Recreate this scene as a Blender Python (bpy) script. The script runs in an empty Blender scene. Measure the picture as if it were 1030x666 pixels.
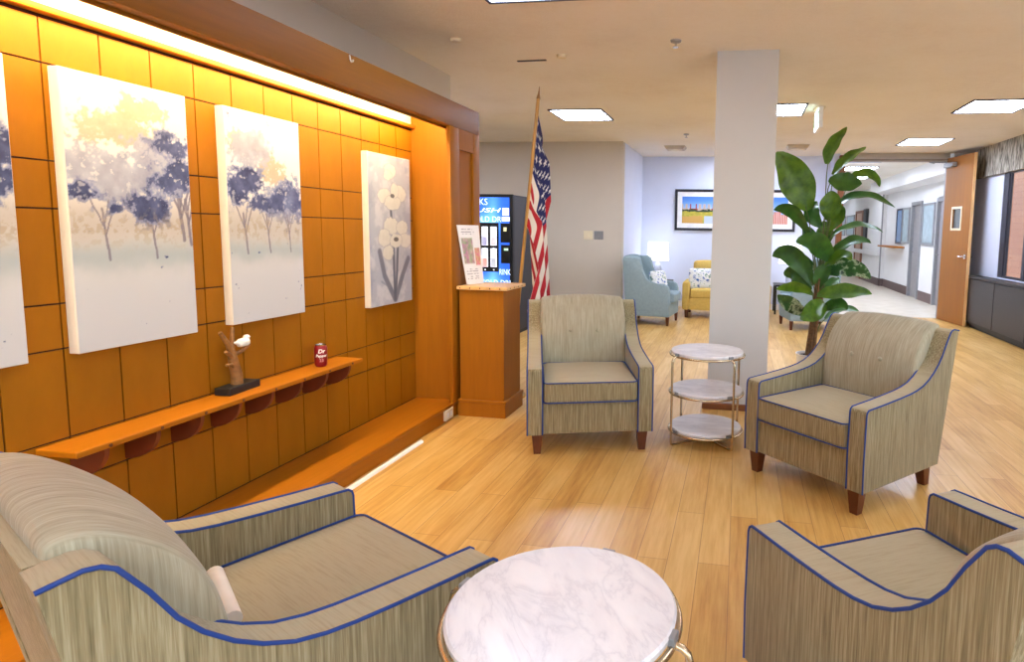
import bpy, bmesh, math, random
import numpy as np
from mathutils import Vector, Matrix

random.seed(7)
SC = bpy.context.scene
COL = SC.collection
R = math.radians
CAMH = 1.37445

# ----------------------------------------------------------------------------- colour / materials
def lin(c):
    return tuple((x / 255 / 12.92) if x / 255 <= 0.04045 else ((x / 255 + 0.055) / 1.055) ** 2.4 for x in c)

def nm(name):
    m = bpy.data.materials.new(name); m.use_nodes = True
    nt = m.node_tree; b = nt.nodes['Principled BSDF']
    return m, nt, b

def N(nt, t, **kw):
    n = nt.nodes.new(t)
    for k, v in kw.items():
        if k in n.inputs: n.inputs[k].default_value = v
        else: setattr(n, k, v)
    return n

def ramp(nt, fac, stops):
    r = nt.nodes.new('ShaderNodeValToRGB')
    el = r.color_ramp.elements
    while len(el) < len(stops): el.new(0.5)
    for e, (p, c) in zip(el, stops): e.position = p; e.color = (*c, 1)
    nt.links.new(fac, r.inputs['Fac'])
    return r.outputs['Color']

def coords(nt, scale=(1, 1, 1), rot=(0, 0, 0), kind='Object'):
    t = nt.nodes.new('ShaderNodeTexCoord'); mp = nt.nodes.new('ShaderNodeMapping')
    mp.inputs['Scale'].default_value = scale; mp.inputs['Rotation'].default_value = rot
    nt.links.new(t.outputs[kind], mp.inputs['Vector'])
    return mp.outputs['Vector']

def noise(nt, vec, scale=5, detail=4, rough=0.55):
    n = N(nt, 'ShaderNodeTexNoise'); n.inputs['Scale'].default_value = scale
    n.inputs['Detail'].default_value = detail; n.inputs['Roughness'].default_value = rough
    nt.links.new(vec, n.inputs['Vector'])
    return n.outputs['Fac']

def bump(nt, b, h, strength=0.2, dist=0.01):
    bp = N(nt, 'ShaderNodeBump'); bp.inputs['Strength'].default_value = strength; bp.inputs['Distance'].default_value = dist
    nt.links.new(h, bp.inputs['Height']); nt.links.new(bp.outputs['Normal'], b.inputs['Normal'])

def plain(name, rgb, rough=0.5, metal=0.0, var=0.06, nscale=12, spec=None, bumpy=0.0, **kw):
    m, nt, b = nm(name); c = lin(rgb)
    f = noise(nt, coords(nt), nscale, 3)
    lo = tuple(x * (1 - var) for x in c); hi = tuple(min(1, x * (1 + var)) for x in c)
    nt.links.new(ramp(nt, f, [(0.3, lo), (0.7, hi)]), b.inputs['Base Color'])
    b.inputs['Roughness'].default_value = rough; b.inputs['Metallic'].default_value = metal
    if spec is not None: b.inputs['Specular IOR Level'].default_value = spec
    if bumpy: bump(nt, b, noise(nt, coords(nt), nscale * 8, 3), bumpy, 0.004)
    for k, v in kw.items(): b.inputs[k].default_value = v
    return m

def emit(name, rgb, strength):
    m, nt, b = nm(name)
    b.inputs['Base Color'].default_value = (0.8, 0.8, 0.8, 1)
    b.inputs['Emission Color'].default_value = (*lin(rgb), 1); b.inputs['Emission Strength'].default_value = strength
    return m

def wood(name, rgb, grain=(30, 30, 1.5), rough=0.4, var=0.16):
    m, nt, b = nm(name); c = lin(rgb)
    f = noise(nt, coords(nt, grain), 2.2, 6, 0.6)
    f2 = noise(nt, coords(nt), 2.0, 2)
    mx = N(nt, 'ShaderNodeMath', operation='MULTIPLY_ADD'); nt.links.new(f2, mx.inputs[0]); mx.inputs[1].default_value = 0.5
    nt.links.new(f, mx.inputs[2])
    cl = ramp(nt, mx.outputs[0], [(0.45, tuple(x * (1 - var) for x in c)), (0.75, c), (1.0, tuple(min(1, x * (1 + var)) for x in c))])
    nt.links.new(cl, b.inputs['Base Color']); b.inputs['Roughness'].default_value = rough
    return m

def vcol(name, rough=0.6, emis=0.0):
    m, nt, b = nm(name)
    a = N(nt, 'ShaderNodeVertexColor'); a.layer_name = 'Col'
    nt.links.new(a.outputs['Color'], b.inputs['Base Color']); b.inputs['Roughness'].default_value = rough
    if emis:
        nt.links.new(a.outputs['Color'], b.inputs['Emission Color']); b.inputs['Emission Strength'].default_value = emis
    return m

def fabric(name, rgb, dark, light, sv=(170, 170, 5), rough=0.9, flat=True):
    """woven stria cloth: streaks up the uprights, fine slubs across the tops, painted lighter as if lit"""
    m, nt, b = nm(name)
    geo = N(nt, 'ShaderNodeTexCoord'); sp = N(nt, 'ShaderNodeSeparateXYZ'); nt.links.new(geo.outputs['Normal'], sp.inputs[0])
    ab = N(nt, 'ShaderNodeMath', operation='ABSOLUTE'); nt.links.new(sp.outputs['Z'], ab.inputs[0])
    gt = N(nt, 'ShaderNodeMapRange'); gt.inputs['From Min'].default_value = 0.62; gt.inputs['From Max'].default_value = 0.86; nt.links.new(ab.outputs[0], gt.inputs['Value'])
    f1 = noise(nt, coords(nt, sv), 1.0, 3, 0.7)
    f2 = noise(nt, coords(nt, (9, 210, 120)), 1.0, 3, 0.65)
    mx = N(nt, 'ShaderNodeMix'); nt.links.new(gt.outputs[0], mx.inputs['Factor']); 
    cr = N(nt, 'ShaderNodeMapRange'); nt.links.new(f2, cr.inputs['Value']); cr.inputs['From Min'].default_value = 0.0; cr.inputs['From Max'].default_value = 1.0; cr.inputs['To Min'].default_value = 0.48; cr.inputs['To Max'].default_value = 0.98  # tops lifted in tone: overhead light put into the cloth colour
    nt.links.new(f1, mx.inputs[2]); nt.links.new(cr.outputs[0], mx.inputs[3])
    if not flat:
        ax = N(nt, 'ShaderNodeMath', operation='ABSOLUTE'); nt.links.new(sp.outputs['X'], ax.inputs[0]); nt.links.new(ax.outputs[0], gt.inputs['Value'])
        f3 = noise(nt, coords(nt, (9, 170, 6)), 1.0, 3, 0.7); nt.links.new(f3, mx.inputs[3])
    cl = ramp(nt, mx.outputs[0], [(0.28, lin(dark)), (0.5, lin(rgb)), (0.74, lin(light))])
    nt.links.new(cl, b.inputs['Base Color']); b.inputs['Roughness'].default_value = rough
    b.inputs['Specular IOR Level'].default_value = 0.25
    b.inputs['Sheen Weight'].default_value = 0.15
    bump(nt, b, mx.outputs[0], 0.25, 0.002)
    return m

M = {}
M['fabric'] = fabric('greige stria cloth', (139, 126, 93), (105, 94, 66), (171, 160, 129))
M['fabback'] = fabric('lightened greige stria back cloth', (164, 156, 132), (144, 136, 112), (182, 175, 153), (150, 9, 6), flat=False)  # same cloth in a lighter tone, light put into its colour
M['piping'] = plain('blue piping', (10, 54, 128), 0.6)
M['button'] = M['fabric']
M['darkleg'] = wood('dark stained leg', (92, 44, 22), (20, 20, 3), 0.35)
M['maple'] = wood('honey maple veneer', (152, 92, 8), (14, 14, 1.2), 0.55, 0.1)
M['maple'].node_tree.nodes['Principled BSDF'].inputs['Specular IOR Level'].default_value = 0.25
M['mapley'] = wood('honey maple board', (164, 98, 8), (30, 1.2, 30), 0.5, 0.1)
M['mapley'].node_tree.nodes['Principled BSDF'].inputs['Specular IOR Level'].default_value = 0.25
M['fascia'] = wood('honey maple fascia', (132, 82, 10), (30, 1.2, 30), 0.55, 0.1)
M['fascia'].node_tree.nodes['Principled BSDF'].inputs['Specular IOR Level'].default_value = 0.25
M['tile'] = wood('maple wall panel', (152, 95, 6), (6, 5, 2.0), 0.55, 0.1)
M['tile'].node_tree.nodes['Principled BSDF'].inputs['Specular IOR Level'].default_value = 0.2
M['groove'] = plain('dark groove', (54, 14, 6), 0.8)
M['ceiling'] = None
M['wallgrey'] = plain('grey wall paint', (204, 195, 182), 0.85, var=0.02, nscale=3)
M['wallblue'] = plain('pale wall paint', (214, 222, 243), 0.85, var=0.02, nscale=3)
M['wallwhite'] = plain('white wall paint', (240, 239, 238), 0.85, var=0.015, nscale=3)
M['column'] = plain('column paint', (202, 202, 200), 0.8, var=0.02, nscale=3)
M['colbase'] = wood('brown base board', (128, 74, 36), (1.5, 20, 20), 0.5)
M['bronze'] = plain('dark bronze metal', (62, 62, 74), 0.45, 0.6)
M['charcoal'] = plain('charcoal cabinet', (46, 42, 44), 0.45)
M['black'] = plain('black', (22, 22, 24), 0.5)
M['grey'] = plain('grey metal', (140, 140, 142), 0.5, 0.3)
M['lgrey'] = plain('light grey metal', (150, 151, 154), 0.4, 0.3)
M['white'] = plain('white plastic', (238, 236, 230), 0.45, var=0.02)
M['cream'] = plain('cream plastic', (232, 220, 190), 0.5, var=0.02)
M['chrome'] = plain('brushed brass', (206, 188, 158), 0.22, 1.0)
M['steel'] = plain('polished steel', (200, 200, 205), 0.25, 1.0)
M['gold'] = plain('gold metal', (216, 174, 98), 0.22, 1.0)
M['blue'] = plain('pale blue upholstery', (140, 160, 166), 0.9, nscale=30)
M['yellow'] = plain('mustard upholstery', (206, 172, 88), 0.9, nscale=30)
M['brownbase'] = plain('brown vinyl base', (104, 84, 80), 0.6)
M['frameblk'] = plain('black picture frame', (28, 28, 42), 0.35)
M['mat'] = plain('picture mat', (240, 240, 244), 0.8)
M['paint'] = vcol('watercolour', 0.75)
M['photo'] = vcol('printed photo', 0.3)
M['cloth'] = vcol('flag cloth', 0.85)
M['bronzeold'] = plain('wood grain branch', (138, 96, 52), 0.5, 0.2, var=0.3, nscale=40)
M['canred'] = plain('maroon can', (136, 22, 34), 0.3, 0.3)
M['pot'] = plain('white pot', (232, 228, 222), 0.4)
M['soil'] = plain('dark soil', (52, 36, 24), 0.95, var=0.4, nscale=60)
M['trunk'] = plain('plant stem', (104, 74, 44), 0.7, var=0.4, nscale=40)
M['shade'] = emit('lit lamp shade', (255, 250, 244), 1.15)
M['glasslamp'] = plain('grey glass', (176, 184, 204), 0.1, 0.0, var=0.2, nscale=20)
M['panel'] = emit('light diffuser', (216, 229, 255), 24.0)
M['paneldim'] = emit('warm light diffuser', (222, 233, 255), 9.0)
M['cove'] = emit('warm light tube', (255, 228, 176), 66.0)
M['board'] = plain('notice paper', (168, 184, 190), 0.6, var=0.12, nscale=9)

def ceiling_mat():
    m, nt, b = nm('stippled ceiling')
    v = coords(nt)
    f = noise(nt, v, 22, 5, 0.7); f2 = noise(nt, v, 1.1, 3)
    mm = N(nt, 'ShaderNodeMath', operation='MULTIPLY_ADD'); nt.links.new(f, mm.inputs[0]); mm.inputs[1].default_value = 0.5; nt.links.new(f2, mm.inputs[2])
    nt.links.new(ramp(nt, mm.outputs[0], [(0.45, lin((236, 227, 212))), (0.75, lin((244, 237, 224))), (1, lin((247, 241, 230)))]), b.inputs['Base Color'])
    b.inputs['Roughness'].default_value = 0.95
    bump(nt, b, noise(nt, v, 60, 4, 0.7), 0.5, 0.01)
    return m
M['ceiling'] = ceiling_mat()

def floor_mat():
    m, nt, b = nm('maple plank floor')
    v = coords(nt, (1, 1, 1), (0, 0, R(90)))
    br = N(nt, 'ShaderNodeTexBrick'); nt.links.new(v, br.inputs['Vector'])
    br.inputs['Scale'].default_value = 1.0; br.inputs['Brick Width'].default_value = 1.22; br.inputs['Row Height'].default_value = 0.128
    br.inputs['Mortar Size'].default_value = 0.0011; br.inputs['Mortar Smooth'].default_value = 0.3
    br.inputs['Color1'].default_value = (0.2, 0.2, 0.2, 1); br.inputs['Color2'].default_value = (0.8, 0.8, 0.8, 1); br.inputs['Mortar'].default_value = (0.5, 0.5, 0.5, 1)
    br.offset = 0.37; br.offset_frequency = 2; br.squash = 1.0
    g = noise(nt, coords(nt, (34, 2.0, 1)), 1.3, 6, 0.65)
    bl = noise(nt, coords(nt, (9, 1.4, 1)), 1.0, 3, 0.6)
    sp = N(nt, 'ShaderNodeSeparateColor'); nt.links.new(br.outputs['Color'], sp.inputs[0])
    a = N(nt, 'ShaderNodeMath', operation='MULTIPLY_ADD'); nt.links.new(sp.outputs[0], a.inputs[0]); a.inputs[1].default_value = 0.5; nt.links.new(g, a.inputs[2])
    a2 = N(nt, 'ShaderNodeMath', operation='MULTIPLY_ADD'); nt.links.new(bl, a2.inputs[0]); a2.inputs[1].default_value = 0.7; nt.links.new(a.outputs[0], a2.inputs[2])
    c = ramp(nt, a2.outputs[0], [(0.62, lin((176, 122, 66))), (0.85, lin((204, 152, 90))), (1.05, lin((216, 168, 106))), (1.25, lin((226, 184, 126)))])
    # ramp is clamped at 1: rescale
    sc = N(nt, 'ShaderNodeMapRange'); nt.links.new(a2.outputs[0], sc.inputs['Value'])
    sc.inputs['From Min'].default_value = 0.6; sc.inputs['From Max'].default_value = 1.42
    c = ramp(nt, sc.outputs[0], [(0.05, lin((160, 110, 46))), (0.35, lin((193, 146, 72))), (0.6, lin((208, 164, 88))), (0.95, lin((222, 184, 114)))])
    mx = N(nt, 'ShaderNodeMix', data_type='RGBA'); nt.links.new(br.outputs['Fac'], mx.inputs['Factor']); nt.links.new(c, mx.inputs[6]); mx.inputs[7].default_value = (*lin((140, 92, 48)), 1)
    nt.links.new(mx.outputs[2], b.inputs['Base Color'])
    b.inputs['Roughness'].default_value = 0.4; b.inputs['Coat Weight'].default_value = 0.25; b.inputs['Coat Roughness'].default_value = 0.24
    bump(nt, b, g, 0.04, 0.002)
    return m
M['floor'] = floor_mat()

def marble_mat():
    m, nt, b = nm('white marble')
    v = coords(nt, (1, 2.6, 1), (0, 0, R(52)))
    n = N(nt, 'ShaderNodeTexNoise'); n.inputs['Scale'].default_value = 3.4; n.inputs['Detail'].default_value = 8; n.inputs['Roughness'].default_value = 0.62; n.inputs['Distortion'].default_value = 0.8
    nt.links.new(v, n.inputs['Vector'])
    s = N(nt, 'ShaderNodeMath', operation='SUBTRACT'); nt.links.new(n.outputs['Fac'], s.inputs[0]); s.inputs[1].default_value = 0.5
    a = N(nt, 'ShaderNodeMath', operation='ABSOLUTE'); nt.links.new(s.outputs[0], a.inputs[0])
    f2 = noise(nt, coords(nt, (1.5, 4, 1), (0, 0, R(52))), 2.0, 4)
    veins = ramp(nt, a.outputs[0], [(0.0, lin((222, 220, 222))), (0.012, lin((231, 229, 230))), (0.05, lin((238, 236, 236))), (0.2, lin((243, 241, 240)))])
    cloud = ramp(nt, f2, [(0.35, (1, 1, 1)), (0.7, lin((240, 238, 240)))])
    mx = N(nt, 'ShaderNodeMix', data_type='RGBA', blend_type='MULTIPLY'); mx.inputs['Factor'].default_value = 1
    nt.links.new(veins, mx.inputs[6]); nt.links.new(cloud, mx.inputs[7])
    nt.links.new(mx.outputs[2], b.inputs['Base Color']); b.inputs['Roughness'].default_value = 0.22
    return m
M['marble'] = marble_mat()

def brick_mat():
    m, nt, b = nm('outside brick')
    v = coords(nt, (1, 1, 1), (R(90), 0, R(90)), 'Object')
    t = N(nt, 'ShaderNodeTexBrick')
    tc = N(nt, 'ShaderNodeTexCoord'); sp = N(nt, 'ShaderNodeSeparateXYZ'); nt.links.new(tc.outputs['Object'], sp.inputs[0])
    cb = N(nt, 'ShaderNodeCombineXYZ'); nt.links.new(sp.outputs['Y'], cb.inputs['X']); nt.links.new(sp.outputs['Z'], cb.inputs['Y'])
    nt.links.new(cb.outputs[0], t.inputs['Vector'])
    t.inputs['Scale'].default_value = 1; t.inputs['Brick Width'].default_value = 0.42; t.inputs['Row Height'].default_value = 0.14
    t.inputs['Mortar Size'].default_value = 0.006
    t.inputs['Color1'].default_value = (*lin((150, 106, 86)), 1); t.inputs['Color2'].default_value = (*lin((158, 116, 94)), 1); t.inputs['Mortar'].default_value = (*lin((134, 96, 80)), 1)
    nt.links.new(t.outputs['Color'], b.inputs['Base Color']); b.inputs['Roughness'].default_value = 0.9
    return m
M['brick'] = brick_mat()

def valance_mat():
    m, nt, b = nm('ribbed valance cloth')
    f = noise(nt, coords(nt, (1, 34, 7)), 1.0, 2, 0.5)
    nt.links.new(ramp(nt, f, [(0.36, lin((92, 87, 78))), (0.62, lin((186, 180, 166)))]), b.inputs['Base Color'])
    b.inputs['Roughness'].default_value = 0.9
    return m
M['valance'] = valance_mat()

def leaf_mat(name, dark, light, streak=None):
    m, nt, b = nm(name)
    f = noise(nt, coords(nt), 9, 4, 0.6)
    st = [(0.3, lin(dark)), (0.7, lin(light))]
    if streak: st = [(0.3, lin(dark)), (0.5, lin(light)), (0.56, lin(streak)), (0.64, lin(dark))]
    nt.links.new(ramp(nt, f, st), b.inputs['Base Color'])
    b.inputs['Roughness'].default_value = 0.38
    return m
M['leaf'] = leaf_mat('leaf green', (44, 86, 14), (98, 140, 30))
M['leafd'] = leaf_mat('leaf dark green', (32, 78, 24), (62, 112, 36))
M['leafs'] = leaf_mat('leaf striped', (24, 62, 30), (48, 96, 44), (170, 190, 160))

def floral_mat():
    m, nt, b = nm('blue floral cotton')
    f = noise(nt, coords(nt), 16, 3, 0.6)
    nt.links.new(ramp(nt, f, [(0.36, lin((44, 92, 160))), (0.46, lin((226, 230, 232))), (0.56, lin((236, 236, 230))), (0.62, lin((130, 160, 150)))]), b.inputs['Base Color'])
    b.inputs['Roughness'].default_value = 0.9
    return m
M['floral'] = floral_mat()

def glass_mat():
    m, nt, b = nm('window glass')
    nt.nodes.remove(b); out = nt.nodes['Material Output']
    t = N(nt, 'ShaderNodeBsdfTransparent'); g = N(nt, 'ShaderNodeBsdfGlossy'); g.inputs['Roughness'].default_value = 0.02
    t.inputs['Color'].default_value = (0.95, 0.97, 0.98, 1)
    mx = N(nt, 'ShaderNodeMixShader'); mx.inputs[0].default_value = 0.05; nt.links.new(t.outputs[0], mx.inputs[1]); nt.links.new(g.outputs[0], mx.inputs[2])
    nt.links.new(mx.outputs[0], out.inputs['Surface'])
    return m
M['glass'] = glass_mat()

# ----------------------------------------------------------------------------- mesh helpers
def obj(name, bm, mat, parent=None, smooth=None, rot=None):
    me = bpy.data.meshes.new(name); bmesh.ops.recalc_face_normals(bm, faces=bm.faces[:]); bm.to_mesh(me); bm.free()
    if smooth is not None:
        me.shade_smooth(); me.set_sharp_from_angle(angle=R(smooth))
    if mat is not None:
        for x in (mat if isinstance(mat, (list, tuple)) else [mat]): me.materials.append(x)
    o = bpy.data.objects.new(name, me); COL.objects.link(o)
    if parent is not None: o.parent = parent
    return o

def tag(o, label, cat, group=None):
    o['label'] = label; o['category'] = cat
    if group: o['group'] = group
    return o

def thing(name, label, cat, loc=(0, 0, 0), rz=0.0, group=None):
    o = bpy.data.objects.new(name, None); COL.objects.link(o)
    o.empty_display_size = 0.1
    o.location = loc; o.rotation_euler = (0, 0, rz)
    return tag(o, label, cat, group)

def struct(name, bm, mat, parent=None, smooth=None):
    o = obj(name, bm, mat, parent, smooth)
    if parent is None: o['kind'] = 'structure'
    return o

def dup(root, loc, rz, label):
    r = root.copy(); COL.objects.link(r); r.location = loc; r.rotation_euler = (0, 0, rz); r['label'] = label
    for ch in list(root.children):
        c = ch.copy(); COL.objects.link(c); c.parent = r
        for g in list(ch.children):
            d = g.copy(); COL.objects.link(d); d.parent = c
    return r

def box(bm, x0, x1, y0, y1, z0, z1, bev=0.0, seg=2, mi=0):
    vs = [bm.verts.new((x, y, z)) for x in (x0, x1) for y in (y0, y1) for z in (z0, z1)]
    q = [(0, 1, 3, 2), (4, 6, 7, 5), (0, 4, 5, 1), (2, 3, 7, 6), (0, 2, 6, 4), (1, 5, 7, 3)]
    fs = [bm.faces.new([vs[i] for i in f]) for f in q]
    for f in fs: f.material_index = mi
    if bev:
        es = list({e for f in fs for e in f.edges})
        bmesh.ops.bevel(bm, geom=es, offset=bev, segments=seg, affect='EDGES', profile=0.5)
    return bm

def B(*a, **k): return box(bmesh.new(), *a, **k)

def tube(bm, pts, r, n=8, closed=False, r2=None):
    pts = [Vector(p) for p in pts]; L = len(pts); rings = []
    up = None
    for i, p in enumerate(pts):
        if closed: t = pts[(i + 1) % L] - pts[i - 1]
        else: t = pts[min(i + 1, L - 1)] - pts[max(i - 1, 0)]
        t.normalize()
        if up is None:
            up = Vector((0, 0, 1)) if abs(t.z) < 0.9 else Vector((1, 0, 0))
        s = t.cross(up); s.normalize(); up = s.cross(t); up.normalize()
        rr = r if r2 is None else r + (r2 - r) * i / (L - 1)
        rings.append([bm.verts.new(p + s * (rr * math.cos(a)) + up * (rr * math.sin(a))) for a in [2 * math.pi * k / n for k in range(n)]])
    m = L if closed else L - 1
    for i in range(m):
        a, b = rings[i], rings[(i + 1) % L]
        for k in range(n): bm.faces.new((a[k], a[(k + 1) % n], b[(k + 1) % n], b[k]))
    if not closed:
        bm.faces.new(rings[0][::-1]); bm.faces.new(rings[-1])
    return bm

def lathe(bm, prof, n=32, c=(0, 0, 0)):
    rings = []
    for (r, z) in prof:
        if r < 1e-6: rings.append([bm.verts.new((c[0], c[1], c[2] + z))])
        else: rings.append([bm.verts.new((c[0] + r * math.cos(2 * math.pi * k / n), c[1] + r * math.sin(2 * math.pi * k / n), c[2] + z)) for k in range(n)])
    for a, b in zip(rings, rings[1:]):
        for k in range(n):
            j = (k + 1) % n
            if len(a) == 1 and len(b) == 1: continue
            if len(a) == 1: bm.faces.new((a[0], b[k], b[j]))
            elif len(b) == 1: bm.faces.new((a[k], b[0], a[j]))
            else: bm.faces.new((a[k], b[k], b[j], a[j]))
    return bm

def prism(bm, poly, x0, x1, axis='x', bev=0.0, seg=2):
    """poly in the two other axes, extruded along axis"""
    def mk(p, d):
        return (d, p[0], p[1]) if axis == 'x' else ((p[0], d, p[1]) if axis == 'y' else (p[0], p[1], d))
    a = [bm.verts.new(mk(p, x0)) for p in poly]; b = [bm.verts.new(mk(p, x1)) for p in poly]
    n = len(poly); fs = [bm.faces.new(a), bm.faces.new(b[::-1])]
    for i in range(n): fs.append(bm.faces.new((a[i], b[i], b[(i + 1) % n], a[(i + 1) % n])))
    if bev:
        es = list(fs[0].edges) + list(fs[1].edges)
        bmesh.ops.bevel(bm, geom=es, offset=bev, segments=seg, affect='EDGES', profile=0.5)
    return bm

def rbox(bm, c, h, r, n=10, crown=(0, 0, 0), mat=None, fn=None):
    """rounded cushion; crown = bulge along +/-x, +/-y, +/-z faces"""
    idx = {}
    def V(i, j, k):
        key = (i, j, k)
        if key in idx: return idx[key]
        p = np.array([-1 + 2 * i / n, -1 + 2 * j / n, -1 + 2 * k / n]); p = np.sign(p) * np.abs(p) ** 0.75
        q = p * np.array(h)
        inner = np.clip(q, -(np.array(h) - r), np.array(h) - r); d = q - inner; L = np.linalg.norm(d)
        if L > 1e-9: q = inner + d / L * r * min(1.0, L / r if L < r * 0.0 else 1.0)
        u = np.clip(q / np.array(h), -1, 1)
        q = q + np.array([crown[0] * u[0] * (1 - u[1] ** 2) * (1 - u[2] ** 2), crown[1] * u[1] * (1 - u[0] ** 2) * (1 - u[2] ** 2), crown[2] * u[2] * (1 - u[0] ** 2) * (1 - u[1] ** 2)])
        if fn is not None: q = fn(q, u)
        v = Vector(q)
        if mat is not None: v = mat @ v
        idx[key] = bm.verts.new(v + Vector(c)); return idx[key]
    for a in range(n):
        for b in range(n):
            for s in (0, n):
                bm.faces.new((V(s, a, b), V(s, a + 1, b), V(s, a + 1, b + 1), V(s, a, b + 1)))
                bm.faces.new((V(a, s, b), V(a + 1, s, b), V(a + 1, s, b + 1), V(a, s, b + 1)))
                bm.faces.new((V(a, b, s), V(a + 1, b, s), V(a + 1, b + 1, s), V(a, b + 1, s)))
    return bm

def cyl(bm, c, r, z0, z1, n=24, r1=None):
    r1 = r if r1 is None else r1
    return lathe(bm, [(0, z0), (r, z0), (r1, z1), (0, z1)], n, (c[0], c[1], 0))

def text_bm(txt, size, extrude, mat4, shear=0.0, align='LEFT', bold=0.0):
    cu = bpy.data.curves.new('lettering', 'FONT'); cu.body = txt; cu.size = size; cu.extrude = extrude; cu.shear = shear; cu.align_x = align
    cu.offset = bold; cu.resolution_u = 3
    o = bpy.data.objects.new('lettering', cu); COL.objects.link(o)
    dg = bpy.context.evaluated_depsgraph_get(); me = bpy.data.meshes.new_from_object(o.evaluated_get(dg))
    bm = bmesh.new(); bm.from_mesh(me); bm.transform(mat4)
    bpy.data.objects.remove(o); bpy.data.curves.remove(cu); bpy.data.meshes.remove(me)
    return bm

# value noise for painted pictures
_rng = np.random.RandomState(3)
_T = _rng.rand(256, 256)
def vnoise(x, y):
    xi = np.floor(x).astype(int); yi = np.floor(y).astype(int); fx = x - xi; fy = y - yi
    fx = fx * fx * (3 - 2 * fx); fy = fy * fy * (3 - 2 * fy)
    g = lambda a, b: _T[a % 256, b % 256]
    return (g(xi, yi) * (1 - fx) + g(xi + 1, yi) * fx) * (1 - fy) + (g(xi, yi + 1) * (1 - fx) + g(xi + 1, yi + 1) * fx) * fy
def fbm(x, y, o=5):
    s = 0; a = 0.5; t = 0
    for k in range(o):
        s = s + a * vnoise(x * 2 ** k + 17.3 * k, y * 2 ** k + 9.1 * k); t += a; a *= 0.55
    return s / t
def sst(a, b, x):
    t = np.clip((x - a) / (b - a), 0, 1); return t * t * (3 - 2 * t)
def srgb2lin(C):
    C = np.clip(C, 0, 255) / 255.0
    return np.where(C <= 0.04045, C / 12.92, ((C + 0.055) / 1.055) ** 2.4)

def painted_grid(name, P, nu, nv, colfn, mat, parent, smooth=None, tone=1.0):
    """P(u,v)->xyz arrays ; colfn(u,v)->sRGB 0..255 (nv+1,nu+1,3)"""
    u, v = np.meshgrid(np.linspace(0, 1, nu + 1), np.linspace(0, 1, nv + 1))
    X = P(u, v); verts = np.stack([X[0].ravel(), X[1].ravel(), X[2].ravel()], 1)
    i = np.arange(nu); j = np.arange(nv); I, J = np.meshgrid(i, j); a = (J * (nu + 1) + I).ravel()
    faces = np.stack([a, a + 1, a + nu + 2, a + nu + 1], 1)
    me = bpy.data.meshes.new(name); me.from_pydata(verts.tolist(), [], faces.tolist()); me.update()
    col = me.color_attributes.new('Col', 'FLOAT_COLOR', 'POINT')
    C = srgb2lin(colfn(u, v)).reshape(-1, 3) * tone; C = np.concatenate([C, np.ones((len(C), 1))], 1)
    col.data.foreach_set('color', C.astype(np.float32).ravel())
    if smooth: me.shade_smooth()
    me.materials.append(mat)
    o = bpy.data.objects.new(name, me); COL.objects.link(o); o.parent = parent
    return o

# ----------------------------------------------------------------------------- camera (solved from the photograph's vanishing lines)
def camera():
    w = np.array([0.10059, 0.16341, 0.02598]); th = np.linalg.norm(w); k = w / th
    K = np.array([[0, -k[2], k[1]], [k[2], 0, -k[0]], [-k[1], k[0], 0]])
    Rw = (np.eye(3) + math.sin(th) * K + (1 - math.cos(th)) * K @ K) @ np.array([[1, 0, 0], [0, 0, -1], [0, 1, 0]], float)
    cd = bpy.data.cameras.new('camera'); co = bpy.data.objects.new('camera', cd); COL.objects.link(co)
    x, y, z = Rw[0], -Rw[1], -Rw[2]
    co.matrix_world = Matrix(((x[0], y[0], z[0], 0), (x[1], y[1], z[1], 0), (x[2], y[2], z[2], CAMH), (0, 0, 0, 1)))
    cd.sensor_fit = 'HORIZONTAL'; cd.sensor_width = 36; cd.lens = 616.78 * 36 / 1030
    cd.shift_x = (515 - 641.88) / 1030; cd.shift_y = (294.83 - 333) / 1030
    cd.clip_start = 0.02; cd.clip_end = 200
    SC.camera = co
camera()

# ----------------------------------------------------------------------------- shell
CEIL = 2.70
struct('floor', B(-6.0, 4.1, -3.0, 28.0, -0.1, 0.0), M['floor'])
struct('ceiling', B(-6.0, 4.1, -3.0, 28.0, CEIL, CEIL + 0.1), M['ceiling'])

struct('floor_corridor', B(1.60, 4.1, 10.80, 28.0, -0.02, 0.003), plain('cream vinyl floor', (226, 214, 194), 0.25, var=0.05, nscale=4))
# left wall above/behind the niche (ends at Y=5.22), then it steps left
WX = -2.333
struct('wall_left', B(-2.70, -2.57, -3.0, 5.22, 0, CEIL), M['wallgrey'])
struct('wall_left_return', B(-6.0, -2.70, 5.10, 5.22, 0, CEIL), M['wallgrey'])
# tiled niche wall
rows = [2.05, 1.900, 1.575, 1.413, 1.084, 0.925, 0.605, 0.447, 0.112]
YN0 = -1.20; YN1 = 4.127
bm = B(-2.55, WX - 0.006, YN0, YN1, 0.0, 2.06, mi=1)
cols_ = [1.766 + 0.1964 * k for k in range(-16, 13)]
cols_[-1] = YN1
for za, zb in zip(rows, rows[1:]):
    for ya, yb in zip(cols_, cols_[1:]):
        box(bm, WX - 0.006, WX, ya + 0.003, yb - 0.003, zb + 0.003, za - 0.003)
nich = struct('wall_niche', bm, [M['tile'], M['groove']])
# upper rail, fascia box that hides the light, right end
bm = B(-2.55, -2.30, YN0, YN1, 2.06, 2.085, 0.006)
struct('trim_1', bm, M['mapley'], smooth=40)
bm = B(-2.55, WX + 0.0, YN0, YN1, 2.085, 2.225)
struct('wall_niche_top', bm, M['cream'])
bm = B(-2.06, -2.0, YN0, 4.536, 2.072, 2.245, 0.004)
box(bm, -2.55, -2.06, YN0, 4.536, 2.225, 2.245)
box(bm, -2.075, -2.06, YN0, YN1, 2.060, 2.085)
struct('trim_2', bm, M['fascia'], smooth=40)
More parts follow.
